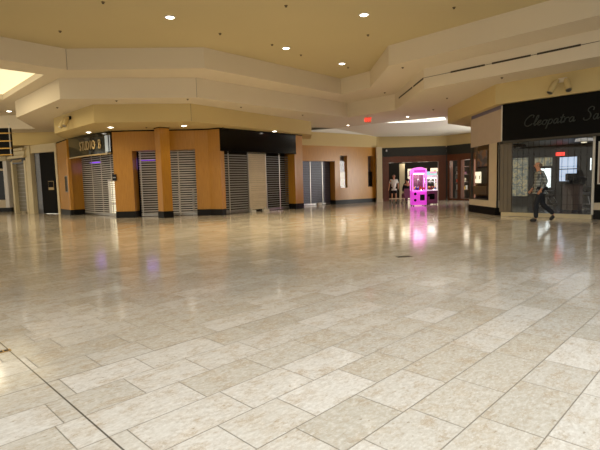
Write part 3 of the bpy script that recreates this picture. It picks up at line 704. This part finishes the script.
for nm, xa, xb, ya, yb, mt in wins:
    sa_, zt = bx(xa, ya); sb_, _ = bx(xb, ya); zb_ = bx((xa + xb) / 2, yb)[1]; zt = bx((xa + xb) / 2, ya)[1]
    w = bpy.data.objects.new(nm, None); COL.objects.link(w); w.location = (BW0[0], BW0[1], 0); w.rotation_euler = (0, 0, ang(BW0, BW1)); struct(w)
    MB().box(sa_, sb_, -.03, -.01, zb_, zt).build('pane', mt, w)
    f = MB(); e = .05
    f.box(sa_ - e, sa_, -.07, 0, zb_ - e, zt + e).box(sb_, sb_ + e, -.07, 0, zb_ - e, zt + e).box(sa_, sb_, -.07, 0, zt, zt + e).box(sa_, sb_, -.07, 0, zb_ - e, zb_)
    n = max(1, int((sb_ - sa_) / .45))
    for k in range(1, n): f.box(sa_ + (sb_ - sa_) * k / n - .015, sa_ + (sb_ - sa_) * k / n + .015, -.05, -.03, zb_, zt)
    if nm == 'window_4': f.box(sa_, sb_, -.05, -.03, (zb_ + zt) / 2 - .02, (zb_ + zt) / 2 + .02)
    f.build('window_frame', 'store_grey', w)
def exit_sign(label, loc, rz, dropz, w=.34, h=.2, face='exit_face'):
    t = thing('exit_sign', label, 'exit sign', loc, rz)
    MB().box(-w / 2, w / 2, -.02, .03, 0, h).build('housing', face, t, bevel=.005)
    o = text_mesh('EXIT', h * .95, .004, 'exit_red', 'lettering', t); o.location = (0, -.026, h * .18); o.rotation_euler = (PI / 2, 0, 0); o.scale = (.72, 1, 1)
    if dropz > 0: MB().tube([(0, 0, h), (0, 0, h + dropz)], .01, 6).build('stem', 'steel', t)
    return t
p = P(368, 122.6, H1 - .36); exit_sign('red EXIT sign hanging under the soffit at the corridor mouth', (p[0], p[1], H1 - .36), -.2, .1, .29, .26)
es = bx(561, 153.5); pt = along(BW0, BW1, es[0], -.12); exit_sign('glowing red EXIT sign inside the right salon above the windows', (pt[0], pt[1], es[1] - .1), ang(BW0, BW1), 0, .36, .15, 'exit_red')

def salon_chair(label, loc, rz, s=1.0):
    t = thing('salon_chair', label, 'chair', loc, rz); t.scale = (s, s, s)
    MB().box(-.27, .27, -.26, .26, .45, .58).build('seat', 'leather', t, bevel=.04)
    b_ = MB(); b_.prism([(-.29, .2), (.29, .2), (.26, .32), (-.26, .32)], .55, 1.12); b_.build('backrest', 'leather', t, bevel=.05)
    for s_x in (-1, 1):
        MB().box(s_x * .31 - .045, s_x * .31 + .045, -.24, .27, .55, .78).build('armrest', 'leather', t, bevel=.03)
    MB().tube([(0, 0, .06), (0, 0, .46)], .04, 12).build('pump', 'steel', t); MB().lathe([(.3, 0), (.3, .03), (.06, .07)], 24).build('base_disc', 'steel', t)
    MB().tube([(-.2, -.26, .45), (-.2, -.45, .2), (.2, -.45, .2), (.2, -.26, .45)], .015).build('footrest', 'steel', t)
    return t
p = P(579, 209.5); salon_chair('large dark leather salon chair on the right behind the glass front', (p[0], p[1], .006), -.3, 1.15)
p = P(518, 203.5); salon_chair('dark salon chair by the mottled window, seen left of the walking man', (p[0], p[1], .006), 1.9)
p = P(546, 206.2); salon_chair('dark salon chair behind the walking man, below the bright small window', (p[0], p[1], .006), .4, .9)
p = P(562, 211); ct = thing('reception_counter', 'grey reception counter in front of the large dark salon chair', 'counter', (p[0], p[1], .006), ang(R0, R1))
MB().box(0, .55, 0, .5, .04, 1.0).build('body', plain('taupe laminate', srgb(120, 104, 96), .5), ct, bevel=.01); MB().box(-.03, .58, -.03, .53, 1.0, 1.04).build('worktop', 'store_grey', ct)
mo = thing('monitor', 'dark monitor standing on the grey reception counter', 'monitor', (p[0] + .32, p[1] + .0, 1.046), ang(R0, R1) + .1)
MB().box(-.2, .2, -.02, .02, .1, .38).build('screen', 'black', mo, bevel=.008); MB().box(-.02, .02, 0, .03, .01, .12).build('stand', 'black_matte', mo); MB().box(-.1, .1, -.07, .08, 0, .012).build('foot', 'black_matte', mo)
p = P(534, 203.5); vt = thing('styling_station', 'tall dark styling station post between the back windows', 'cabinet', (p[0], p[1], .006), ang(R0, R1))
MB().box(-.1, .2, 0, .3, 0, 2.35).build('post', 'black_matte', vt); MB().box(-.2, .3, -.25, 0, .75, .8).build('shelf', 'store_grey', vt)
for i, (x, y) in enumerate(((518, 147), (584, 141.5))):
    hh = 2.52; p = P(x, y, hh)
    t = thing('pendant_fixture', ('round dark ceiling fixture at the left inside the right salon', 'pale ceiling spot fixture at the right inside the right salon')[i], 'lamp', (p[0], p[1], hh))
    MB().tube([(0, 0, .1), (0, 0, 2.75 - hh)], .015).build('stem', 'store_grey', t)
    MB().lathe([(.1, .12), (.26, .1), (.3, 0), (.1, -.02)], 20).build('shade', ('store_grey', 'trim_light')[i], t); MB().lathe([(.09, -.022), (.09, -.04)], 16).build('bulb', 'display_glow' if i else 'steel', t)
d = bpy.data.lights.new('salon_light', 'AREA'); d.energy = 42; d.size = 5; d.color = (.95, .97, 1)
o = bpy.data.objects.new('salon_light', d); o.location = (11.8, 17.2, 2.68); COL.objects.link(o)

# ------------------------------------------------------------------ ceiling fixtures
def downlight(label, x, y, h, group, power=0, r=.11):
    p = P(x, y, h); t = thing('ceiling_light', label, 'ceiling light', (p[0], p[1], h), 0, group)
    MB().lathe([(r + .045, 0), (r + .045, -.012), (r, -.02), (r - .005, -.004)], 24).build('trim_ring', 'trim_light', t)
    MB().lathe([(r - .005, -.003), (r - .005, -.012), (r * .5, -.03)], 24).build('lens', 'lamp_warm', t)
    if power:
        d = bpy.data.lights.new('lamp_light', 'SPOT'); d.energy = power; d.color = (1, .82, .50); d.spot_size = math.radians(120); d.spot_blend = .9; d.shadow_soft_size = .1
        o = bpy.data.objects.new('lamp_light', d); o.location = (0, 0, -.06); o.parent = t; COL.objects.link(o)
G1 = 'recessed lights in the high tan ceiling'
downlight('lit round ceiling light, leftmost in the high tan ceiling', 170, 17, H3, G1, 640)
downlight('lit round ceiling light in the high tan ceiling, centre of the picture', 286, 48, H3, G1, 640)
downlight('lit round ceiling light in the high tan ceiling, nearest the top edge', 364, 14.5, H3, G1, 640)
downlight('lit round ceiling light in the high tan ceiling, rightmost and farthest', 342, 63.5, H3, G1, 640)
G2 = 'recessed lights in the low soffit over the storefronts'
downlight('lit round soffit light over the STUDIO B lettering', 88.5, 132, H0, G2, 40)
downlight('lit round soffit light over the corner column right of STUDIO B', 110.5, 127, H0, G2, 40)
downlight('lit round soffit light right of the square wood pillar', 184, 125.5, H0, G2, 45)
downlight('lit round soffit light above the long black fascia sign', 274.5, 131.0, H0, G2, 40)
G4 = 'recessed lights in the middle soffit'
downlight('lit round ceiling light at the far left edge beside the bright cove', 9, 111, H2, G4, 60)
downlight('small lit ceiling light left of the hanging EXIT sign', 348, 125, H1, G4, 30, .08)
downlight('small lit ceiling light just above the skylight strip', 407.6, 116.4, H1, G4, 30, .08)

def sprinkler(where, x, y, h):
    p = P(x, y, h); t = thing('ceiling_sprinkler', 'small dark sprinkler head ' + where, 'sprinkler', (p[0], p[1], h), 0, 'ceiling sprinklers')
    MB().lathe([(.045, 0), (.045, -.012), (.02, -.02)], 14).build('escutcheon', 'head', t)
    MB().lathe([(.012, -.02), (.012, -.032), (.03, -.035), (.03, -.04)], 12).build('deflector', 'vent', t)
for w_, x, y, h in [('nearest the top left corner on the high ceiling', 103, 2, H3), ('on the high ceiling above the left bright cove', 60, 31, H3), ('at the top edge left of the central ceiling light', 286, 5.5, H3),
    ('on the high ceiling left of the central ceiling light', 220, 33.5, H3), ('just left of the central ceiling light', 272, 44.5, H3), ('on the high ceiling right of the central ceiling light', 301, 54.8, H3),
    ('on the high ceiling between the two right lights', 368, 34.8, H3), ('beside the farthest high ceiling light', 348, 67.3, H3), ('at the top right of the high ceiling', 454, 7.3, H3),
    ('on the upper soffit right of the high ceiling corner', 402.7, 67.3, H2), ('on the upper soffit left of the angled vents', 384.8, 92.5, H2),
    ('on the lower soffit above the blush sign box', 447, 98, H1), ('on the lower soffit above the skylight strip', 433.3, 109.4, H1), ('on the lower soffit right above the script sign fascia', 501.9, 77.5, H1),
    ('on the lower soffit above the right end of the studio sign', 116.5, 100.6, H1), ('on the lower soffit above the two narrow grilles', 187.6, 99, H1), ('on the lower soffit beside the left spotlight pair', 57.3, 107.3, H1),
    ('on the lower soffit above the long black sign', 241, 107, H1), ('on the lower soffit at the end of the storefront band', 302.6, 114.9, H1), ('under the storefront band left of the pillar top', 146.4, 127.2, H0), ('under the storefront band over the wide grilles', 223, 127.3, H0)]:
    sprinkler(w_, x, y, h)

# air slots in the upper fascia
FA1, FB1 = (4.44, 16.5), (8.05, 12.6)
for i, (xa, ya, xb, yb) in enumerate(((450.7, 75.2, 484.8, 68.8), (492, 67.2, 530.7, 59.2), (537, 57.6, 580.8, 48.8))):
    s0 = V(FA1, FB1, xa, ya)[0]; s1 = V(FA1, FB1, xb, yb)[0]
    t = thing('air_vent', ('dark linear air slot nearest the fascia corner, left of three', 'middle of three dark linear air slots in the right fascia', 'longest dark linear air slot nearest the right edge')[i], 'air vent', (FA1[0], FA1[1], 4.86), ang(FA1, FB1))
    MB().box(s0, s1, -.012, 0, -.028, .028).build('slot', 'vent', t); MB().box(s0, s1, -.016, -.012, -.004, .004).build('blade', 'vent', t)
    MB().box(s0 - .03, s1 + .03, -.01, .0, .028, .036).box(s0 - .03, s1 + .03, -.01, 0, -.036, -.028).build('frame', 'beige', t)
FA2, FB2 = (4.38, 21.08), (4.44, 16.5)
for i, (xa, xb) in enumerate(((399, 412.3), (413.6, 423.3))):
    s0 = V(FA2, FB2, xa, 95)[0]; s1 = V(FA2, FB2, xb, 90)[0]
    t = thing('air_vent', ('dark linear air slot on the receding fascia, farther one', 'dark linear air slot on the receding fascia, nearer one')[i], 'air vent', (FA2[0], FA2[1], 4.85), ang(FA2, FB2))
    MB().box(s0, s1, -.012, 0, -.03, .03).build('slot', 'vent', t); MB().box(s0, s1, -.016, -.012, -.004, .004).build('blade', 'vent', t)
ln = MB(); ln.box(0, dist(FA1, FB1), -.004, 0, 4.852, 4.866); struct(ln.build('trim_4', 'vent', **on(FA1, FB1)))
ln = MB(); ln.box(3.5, dist(FA2, FB2), -.004, 0, 4.846, 4.86); struct(ln.build('trim_4', 'vent', **on(FA2, FB2)))
for Aj, Bj, xj, za_, zb_ in (((-8.26, 16.52), (-3.55, 16.95), 197, H1, H2), (loop3[1], loop3[0], 67.5, H2, H3), (A2, A3, 191, H0, H1)):
    sj_ = min(dist(Aj, Bj) - .02, max(.02, V(Aj, Bj, xj, 100)[0])); struct(MB().box(sj_ - .006, sj_ + .006, -.003, 0, za_ + .01, zb_ - .01).build('trim_5', 'taupe', **on(Aj, Bj)))
# twin spotlights
def twin(label, A, B, x, y, flip=1):
    s, z = V(A, B, x, y); p = along(A, B, s, 0); t = thing('emergency_light', label, 'spotlight', (p[0], p[1], z), ang(A, B)); t.scale = (1.3, 1.3, 1.3)
    MB().box(-.09, .09, -.06, 0, .06, .16).build('mount', 'black_matte' if flip > 0 else 'beige', t, bevel=.01)
    for k in (-1, 1):
        h = MB().tube([(k * .07, -.08, .12), (k * .12, -.14, .06), (k * .2, -.26, -.17)], .06, 12, rs=[.02, .065, .07]).build('lamp_head', 'band', t)
        MB().tube([(k * .2, -.26, -.17), (k * .205, -.268, -.185)], .06, 12).build('lens', 'steel', h)
twin('pair of beige emergency spotlights on the yellow fascia at the left', A1, A2, 70.5, 121.5, 1)
twin('pair of beige emergency spotlights above the black script sign', RC, RD, 563, 85, -1)

# ------------------------------------------------------------------ floor fittings
p = P(3, 351.5); t = thing('floor_outlet', 'small square brass floor outlet at the left edge beside the dark joint', 'floor outlet', (p[0], p[1], 0), math.radians(45.2))
MB().box(-.055, .055, -.03, .03, 0, .004).build('plate', 'brass', t)
MB().box(-.035, -.005, -.018, .018, .004, .006).build('cover', 'vent', t); MB().box(.008, .038, -.018, .018, .004, .006).build('cover', 'vent', t)
p = P(404, 256.6); t = thing('floor_plate', 'small dark rectangular plate set in the middle of the floor', 'floor plate', (p[0], p[1], 0), math.radians(8))
MB().box(-.13, .13, -.07, .07, 0, .004).build('plate', plain('dark bronze', srgb(62, 50, 36), .35, .6), t); MB().box(-.1, .1, -.045, .045, .004, .006).build('insert', 'vent', t)

# ------------------------------------------------------------------ claw machines
def claw(label, loc, rz, w, dpt, hgt, body, frame, top, pink):
    t = thing('claw_machine', label, 'claw machine', loc, rz); hb = .78
    MB().box(-w / 2, w / 2, 0, dpt, .05, hb).build('cabinet', body, t, bevel=.02)
    for sx in (-1, 1):
        for yy in (.06, dpt - .06): MB().lathe([(.03, 0), (.03, .05)], 10, (sx * (w / 2 - .07), yy, 0)).build('foot', 'black_matte', t)
    zt = hgt - .3
    for sx in (-1, 1):
        for yy in (0, dpt - .05):
            MB().box(sx * (w / 2 - .025) - .025, sx * (w / 2 - .025) + .025, yy, yy + .05, hb, zt).build('corner_post', frame, t)
    MB().box(-w / 2 + .05, w / 2 - .05, .015, .025, hb, zt).build('front_pane', 'glass', t)
    for sx in (-1, 1): MB().box(sx * (w / 2 - .02) - .004, sx * (w / 2 - .02) + .004, .05, dpt - .05, hb, zt).build('side_pane', 'glass', t)
    MB().box(-w / 2 + .05, w / 2 - .05, dpt - .04, dpt - .03, hb, zt).build('back_panel', 'mauve' if pink else 'store_grey', t)
    if pink:
        m = MB(); pts = [(-w / 2 - .01, 0)] + [(w / 2 * 1.02 * math.cos(PI - PI * k / 14), .1 + .2 * math.sin(PI * k / 14)) for k in range(15)] + [(w / 2 + .01, 0)]
        lo = [m.bm.verts.new((x, -.01, zt + z)) for x, z in pts]; hi = [m.bm.verts.new((x, dpt, zt + z)) for x, z in pts]
        m.bm.faces.new(lo); m.bm.faces.new(hi[::-1])
        for i in range(len(pts)): j = (i + 1) % len(pts); m.bm.faces.new([lo[i], lo[j], hi[j], hi[i]])
        m.build('marquee', top, t); MB().box(-w / 2 + .08, w / 2 - .08, -.03, -.01, zt + .05, zt + .16).build('marquee_panel', 'pink', t)
    else:
        MB().box(-w / 2, w / 2, 0, dpt, zt, zt + .14).build('marquee', frame, t, bevel=.01)
        m = MB(); m.prism([(-w / 2 + .02, .05), (w / 2 - .02, .05), (w / 2 - .02, .1), (-w / 2 + .02, .1)], zt + .14, hgt + .02); mq = m.build('topper', 'marquee', t)
        MB().box(-w / 2 + .2, w / 2 - .05, .04, .05, zt + .22, hgt).build('topper_panel', 'marquee_pink', mq)
        MB().box(-w / 2 + .05, w / 2 - .05, .2, dpt - .1, 1.2, 1.22).build('inner_shelf', frame, t)
    MB().box(-w / 2 + .1, w / 2 - .1, .1, dpt - .1, zt - .05, zt - .03).build('light_bar', 'led_white', t)
    MB().box(-w / 2 - .0, w / 2, -.1, .02, hb - .04, hb + .02).build('control_panel', frame, t, bevel=.01)
    MB().tube([(-.12, -.05, hb + .02), (-.12, -.05, hb + .1)], .012).ball((-.12, -.05, hb + .12), .025).build('joystick', 'black', t)
    MB().lathe([(.03, 0), (.03, .02)], 12, (.08, -.05, hb + .02)).build('button', 'led_white', t)
    MB().box(.02 if pink else -.12, .26 if pink else .14, -.012, .01, .28, .58).build('prize_door', 'black', t, bevel=.01)
    for z in ((.62, .3) if pink else (.5,)): MB().lathe([(.07, 0), (.07, .02)], 16).build('speaker', 'black_matte', t, loc=(-w / 2 + .14, -.0, z), rot=(PI / 2, 0, 0))
    cl = MB().tube([(0, dpt / 2, zt - .05), (0, dpt / 2, 1.36)], .01, 6).lathe([(.05, 0), (.05, .07), (.02, .1)], 12, (0, dpt / 2, 1.28))
    cl = cl.build('claw', 'steel', t)
    for q in range(3):
        a = q * 2 * PI / 3; ca, sa2 = math.cos(a), math.sin(a)
        MB().tube([(.04 * ca, dpt / 2 + .04 * sa2, 1.3), (.12 * ca, dpt / 2 + .12 * sa2, 1.22), (.05 * ca, dpt / 2 + .05 * sa2, 1.12)], .009, 6).build('prong', 'steel', cl)
    for j, mt in enumerate(('plush_a', 'plush_b', 'plush_c')):
        m = MB()
        for k in range(9): m.ball((random.uniform(-w / 2 + .12, w / 2 - .12), random.uniform(.14, dpt - .16), hb + random.uniform(.05, .16)), random.uniform(.05, .075), 1)
        o = m.build('plush_pile', mt, t); o['kind'] = 'stuff'
    return t
p = P(419, 206); claw('glowing pink claw machine with rounded marquee', (p[0] + .03, p[1], 0), -.08, .72, .75, 1.97, 'pink', 'pink_light', 'pink_light', True)
p = P(431.3, 205); wcm = claw('white claw machine behind and right of the pink one', (p[0] + .12, p[1] + .3, 0), -.08, .6, .7, 1.74, 'mauve', 'led_frame', 'white_gloss', False)
d = bpy.data.lights.new('claw_glow', 'POINT'); d.energy = 2; d.color = (1, .5, .95); d.shadow_soft_size = .2
p = P(419, 206); o = bpy.data.objects.new('claw_glow', d); o.location = (p[0], p[1] + .4, 1.45); COL.objects.link(o)

# ------------------------------------------------------------------ people
def skin(name, V_, E_, mat, parent, sub=2, flat=None):
    keys = list(V_); idx = {k: i for i, k in enumerate(keys)}
    me = bpy.data.meshes.new(name); me.from_pydata([V_[k][0] for k in keys], [(idx[a], idx[b]) for a, b in E_], [])
    o = bpy.data.objects.new(name, me); COL.objects.link(o)
    mo_ = o.modifiers.new('skin', 'SKIN'); mo_.use_smooth_shade = True
    if not me.skin_vertices: me.skin_vertices.new(name='')
    for i, k in enumerate(keys):
        r = V_[k][1]; r = r if isinstance(r, tuple) else (r, r)
        me.skin_vertices[0].data[i].radius = r; me.skin_vertices[0].data[i].use_root = (i == 0)
    ss_ = o.modifiers.new('sub', 'SUBSURF'); ss_.levels = sub; ss_.render_levels = sub
    dg = bpy.context.evaluated_depsgraph_get(); m2 = bpy.data.meshes.new_from_object(o.evaluated_get(dg))
    bpy.data.objects.remove(o); m2.name = name; m2.materials.clear(); m2.materials.append(M[mat])
    for p_ in m2.polygons: p_.use_smooth = True; p_.material_index = 0
    o2 = bpy.data.objects.new(name, m2); COL.objects.link(o2); o2.parent = parent; return o2
def lerp(a, b, t): return tuple(a[i] + (b[i] - a[i]) * t for i in range(3))
def figure(label, loc, rz, J, shirt, trousers, shoes, hair, sleeve=1.0, shorts=1.0, scale=1.0, bald=False):
    """J: joints in metres, facing +x, left is +y"""
    t = thing('person', label, 'person', loc, rz); t.scale = (scale,) * 3
    B = {}; E = []
    def add(k, p, r, par=None):
        B[k] = (p, r)
        if par: E.append((par, k))
    add('pel', J['pel'], .12); add('bel', lerp(J['pel'], J['chest'], .5), .11, 'pel'); add('chest', J['chest'], .125, 'bel'); add('nb', J['neck'], .055, 'chest')
    hd = Vector(J['head']); fw = Vector(J.get('face', (1, 0, 0))).normalized(); nk = Vector(J['neck'])
    add('h1', tuple(nk + (hd - nk) * .45 + fw * .012), .058, 'nb'); add('h2', tuple(hd + fw * .014 - Vector((0, 0, .035))), .074, 'h1'); add('h3', tuple(hd + Vector((0, 0, .03))), .085, 'h2'); add('h4', tuple(hd + Vector((0, 0, .085))), .06, 'h3')
    for s in ('L', 'R'):
        add('sh' + s, J['sh' + s], .055, 'chest'); add('el' + s, J['el' + s], .042, 'sh' + s); add('wr' + s, J['wr' + s], .028, 'el' + s)
        w, e = Vector(J['wr' + s]), Vector(J['el' + s]); d = (w - e).normalized(); sd = d.cross(Vector((0, 1, 0))).normalized(); nrm = d.cross(sd).normalized()
        palm = w + d * .06; add('pa' + s, tuple(palm), (.032, .022), 'wr' + s)
        for q, (off, ln) in enumerate(((-.027, .07), (-.009, .08), (.009, .076), (.027, .06))):
            a = palm + d * .03 + sd * off; add('f%d' % q + s, tuple(a), .009, 'pa' + s)
            b2 = a + d * ln * .5 + nrm * .006; add('g%d' % q + s, tuple(b2), .008, 'f%d' % q + s); add('t%d' % q + s, tuple(b2 + d * ln * .4 + nrm * .022), .007, 'g%d' % q + s)
        a = w + d * .03 - sd * .035; add('u' + s, tuple(a), .011, 'pa' + s); add('v' + s, tuple(a + d * .045 - sd * .02), .009, 'u' + s)
        add('hi' + s, J['hi' + s], .085, 'pel'); add('kn' + s, J['kn' + s], .052, 'hi' + s); add('ca' + s, lerp(J['kn' + s], J['an' + s], .3), .05, 'kn' + s); add('an' + s, J['an' + s], .03, 'ca' + s); add('to' + s, lerp(J['an' + s], J['to' + s], .8), .014, 'an' + s)
    skin('body', B, E, 'skin', t)
    # face
    up = Vector((0, 0, 1)); rt = fw.cross(up).normalized(); fc = hd + fw * .085
    nose = MB().tube([tuple(fc + up * .02), tuple(fc + fw * .022 - up * .022), tuple(fc + fw * .0 - up * .03)], .012, 8, rs=[.008, .014, .012]); nose.build('nose', 'skin', t)
    for s in (-1, 1):
        MB().ball(tuple(fc + up * .015 + rt * s * .03 - fw * .006), .011, 1).build('eye', 'black', t)
        MB().ball(tuple(hd + rt * s * .082 - up * .005), .028, 1, (.6, .5, 1)).build('ear', 'skin', t)
    MB().tube([tuple(fc - up * .052 + rt * .022 - fw * .004), tuple(fc - up * .05 + fw * .004), tuple(fc - up * .052 - rt * .022 - fw * .004)], .006, 6).build('mouth', 'mauve', t)
    hb = hd - fw * .03 + up * (.035 if not bald else -.005)
    m = MB(); m.ball(tuple(hb), .098, 2, (1.0, .95, .85 if not bald else .6)); m.build('hair', hair, t)
    # shirt
    S = {'pel': (lerp(J['pel'], J['chest'], .0), (.18, .155)), 'bel': (lerp(J['pel'], J['chest'], .5), (.18, .155)), 'chest': (J['chest'], (.19, .16)), 'nb': (lerp(J['chest'], J['neck'], .75), .075)}
    SE = [('pel', 'bel'), ('bel', 'chest'), ('chest', 'nb')]
    S['hem'] = (tuple(Vector(J['pel']) - Vector((0, 0, .07))), (.18, .16)); SE.append(('pel', 'hem'))
    for s in ('L', 'R'):
        S['sh' + s] = (J['sh' + s], .075); SE.append(('chest', 'sh' + s))
        S['el' + s] = (lerp(J['sh' + s], J['el' + s], 1.0 if sleeve > .5 else .75), .06); SE.append(('sh' + s, 'el' + s))
        if sleeve > .5: S['wr' + s] = (lerp(J['el' + s], J['wr' + s], .92), .045); SE.append(('el' + s, 'wr' + s))
    skin('shirt', S, SE, shirt, t)
    T = {'pel': (tuple(Vector(J['pel']) - Vector((0, 0, .02))), (.15, .125))}; TE = []
    for s in ('L', 'R'):
        T['hi' + s] = (J['hi' + s], .10); TE.append(('pel', 'hi' + s)); T['kn' + s] = (lerp(J['hi' + s], J['kn' + s], 1.0 if shorts > .5 else .85), .075); TE.append(('hi' + s, 'kn' + s))
        if shorts > .5: T['an' + s] = (lerp(J['kn' + s], J['an' + s], 1.0), .066); TE.append(('kn' + s, 'an' + s))
    skin('trousers', T, TE, trousers, t)
    for s in ('L', 'R'):
        a, b_ = Vector(J['an' + s]), Vector(J['to' + s]); h = a + (a - b_).normalized() * .03; h.z = max(a.z - .045, .035)
        skin('shoe', {'a': (tuple(h), .055), 'b': (tuple(a.lerp(b_, .5) - Vector((0, 0, .01))), .06), 'c': (tuple(b_), (.042, .05)), 'd': (tuple(b_ + (b_ - h).normalized() * .03), .03)}, [('a', 'b'), ('b', 'c'), ('c', 'd')], shoes, t)
    return t
walk = dict(pel=(0, 0, .98), chest=(.03, 0, 1.33), neck=(.045, 0, 1.5), head=(.075, 0, 1.64), face=(1, -.1, -.05),
    shL=(.02, .17, 1.42), elL=(-.08, .24, 1.16), wrL=(.06, .25, .94), shR=(.03, -.17, 1.42), elR=(.0, -.24, 1.14), wrR=(.14, -.24, .95),
    hiL=(0, .09, .92), knL=(.14, .09, .5), anL=(.13, .09, .09), toL=(.27, .09, .035), hiR=(-.01, -.09, .92), knR=(-.1, -.09, .5), anR=(-.42, -.09, .2), toR=(-.34, -.09, .04))
p0 = P(539.5, 221.3)
figure('man in grey plaid shirt and dark jeans walking left past the right store', (p0[0], p0[1], 0.0), PI - .15, walk, 'plaid', 'denim', 'shoe', 'hair', bald=True, scale=1.02)
stand = dict(pel=(0, 0, .95), chest=(.0, 0, 1.3), neck=(.01, 0, 1.47), head=(.03, 0, 1.6), face=(1, .2, -.1),
    shL=(0, .18, 1.39), elL=(.0, .26, 1.12), wrL=(.16, .24, .95), shR=(0, -.18, 1.39), elR=(-.02, -.26, 1.12), wrR=(.08, -.3, .9),
    hiL=(0, .1, .9), knL=(.03, .11, .49), anL=(0, .12, .09), toL=(.15, .14, .035), hiR=(0, -.1, .9), knR=(.02, -.11, .49), anR=(0, -.12, .09), toR=(.15, -.14, .035))
p0 = P(394, 203.3)
figure('person in white T-shirt and dark shorts standing left of the pink claw machine', (p0[0], p0[1], 0), -PI / 2 - .1, stand, 'fabric_white', 'fabric_black', 'shoe', 'hair', sleeve=0, shorts=0, scale=.97)
sit = dict(pel=(0, 0, .56), chest=(-.03, 0, .98), neck=(.0, 0, 1.15), head=(.04, 0, 1.28), face=(1, .2, -.1),
    shL=(-.02, .17, 1.07), elL=(.04, .24, .8), wrL=(.26, .16, .68), shR=(-.02, -.17, 1.07), elR=(.04, -.24, .8), wrR=(.26, -.16, .68),
    hiL=(.04, .1, .53), knL=(.45, .12, .5), anL=(.45, .12, .09), toL=(.6, .13, .035), hiR=(.04, -.1, .53), knR=(.45, -.12, .5), anR=(.45, -.12, .09), toR=(.6, -.13, .035))
p0 = P(407.5, 203.6)
ch = thing('chair', 'mauve upholstered chair on crossed metal legs left of the pink claw machine', 'chair', (p0[0], p0[1], 0), PI / 2 + .1)
MB().box(-.24, .24, -.25, .25, .32, .41).build('seat', 'mauve', ch, bevel=.03)
MB().box(-.33, -.26, -.3, .3, .33, .86).build('backrest', 'mauve', ch, bevel=.03)
for sy in (-.22, .22):
    MB().tube([(-.22, sy, 0.015), (.22, sy, .33)], .014).build('leg', 'steel', ch); MB().tube([(.22, sy, 0.015), (-.22, sy, .33)], .014).build('leg', 'steel', ch)
figure('person in black top sitting on the mauve chair beside the pink claw machine', (p0[0], p0[1], 0.0), PI / 2 + .1, sit, 'fabric_black', 'mauve', 'shoe', 'hair_dark', scale=1.03)
p0 = P(395.5, 204.3); bn = thing('bench', 'low pale bench on crossed metal legs in front of the standing person', 'bench', (p0[0], p0[1] - .4, 0), .0)
MB().box(-.42, .42, -.16, .16, .30, .35).build('seat', 'cream', bn, bevel=.01)
for sx in (-.3, .3):
    MB().tube([(sx, -.15, .012), (sx, .15, .3)], .014).build('leg', 'steel', bn); MB().tube([(sx, .15, .012), (sx, -.15, .3)], .014).build('leg', 'steel', bn)
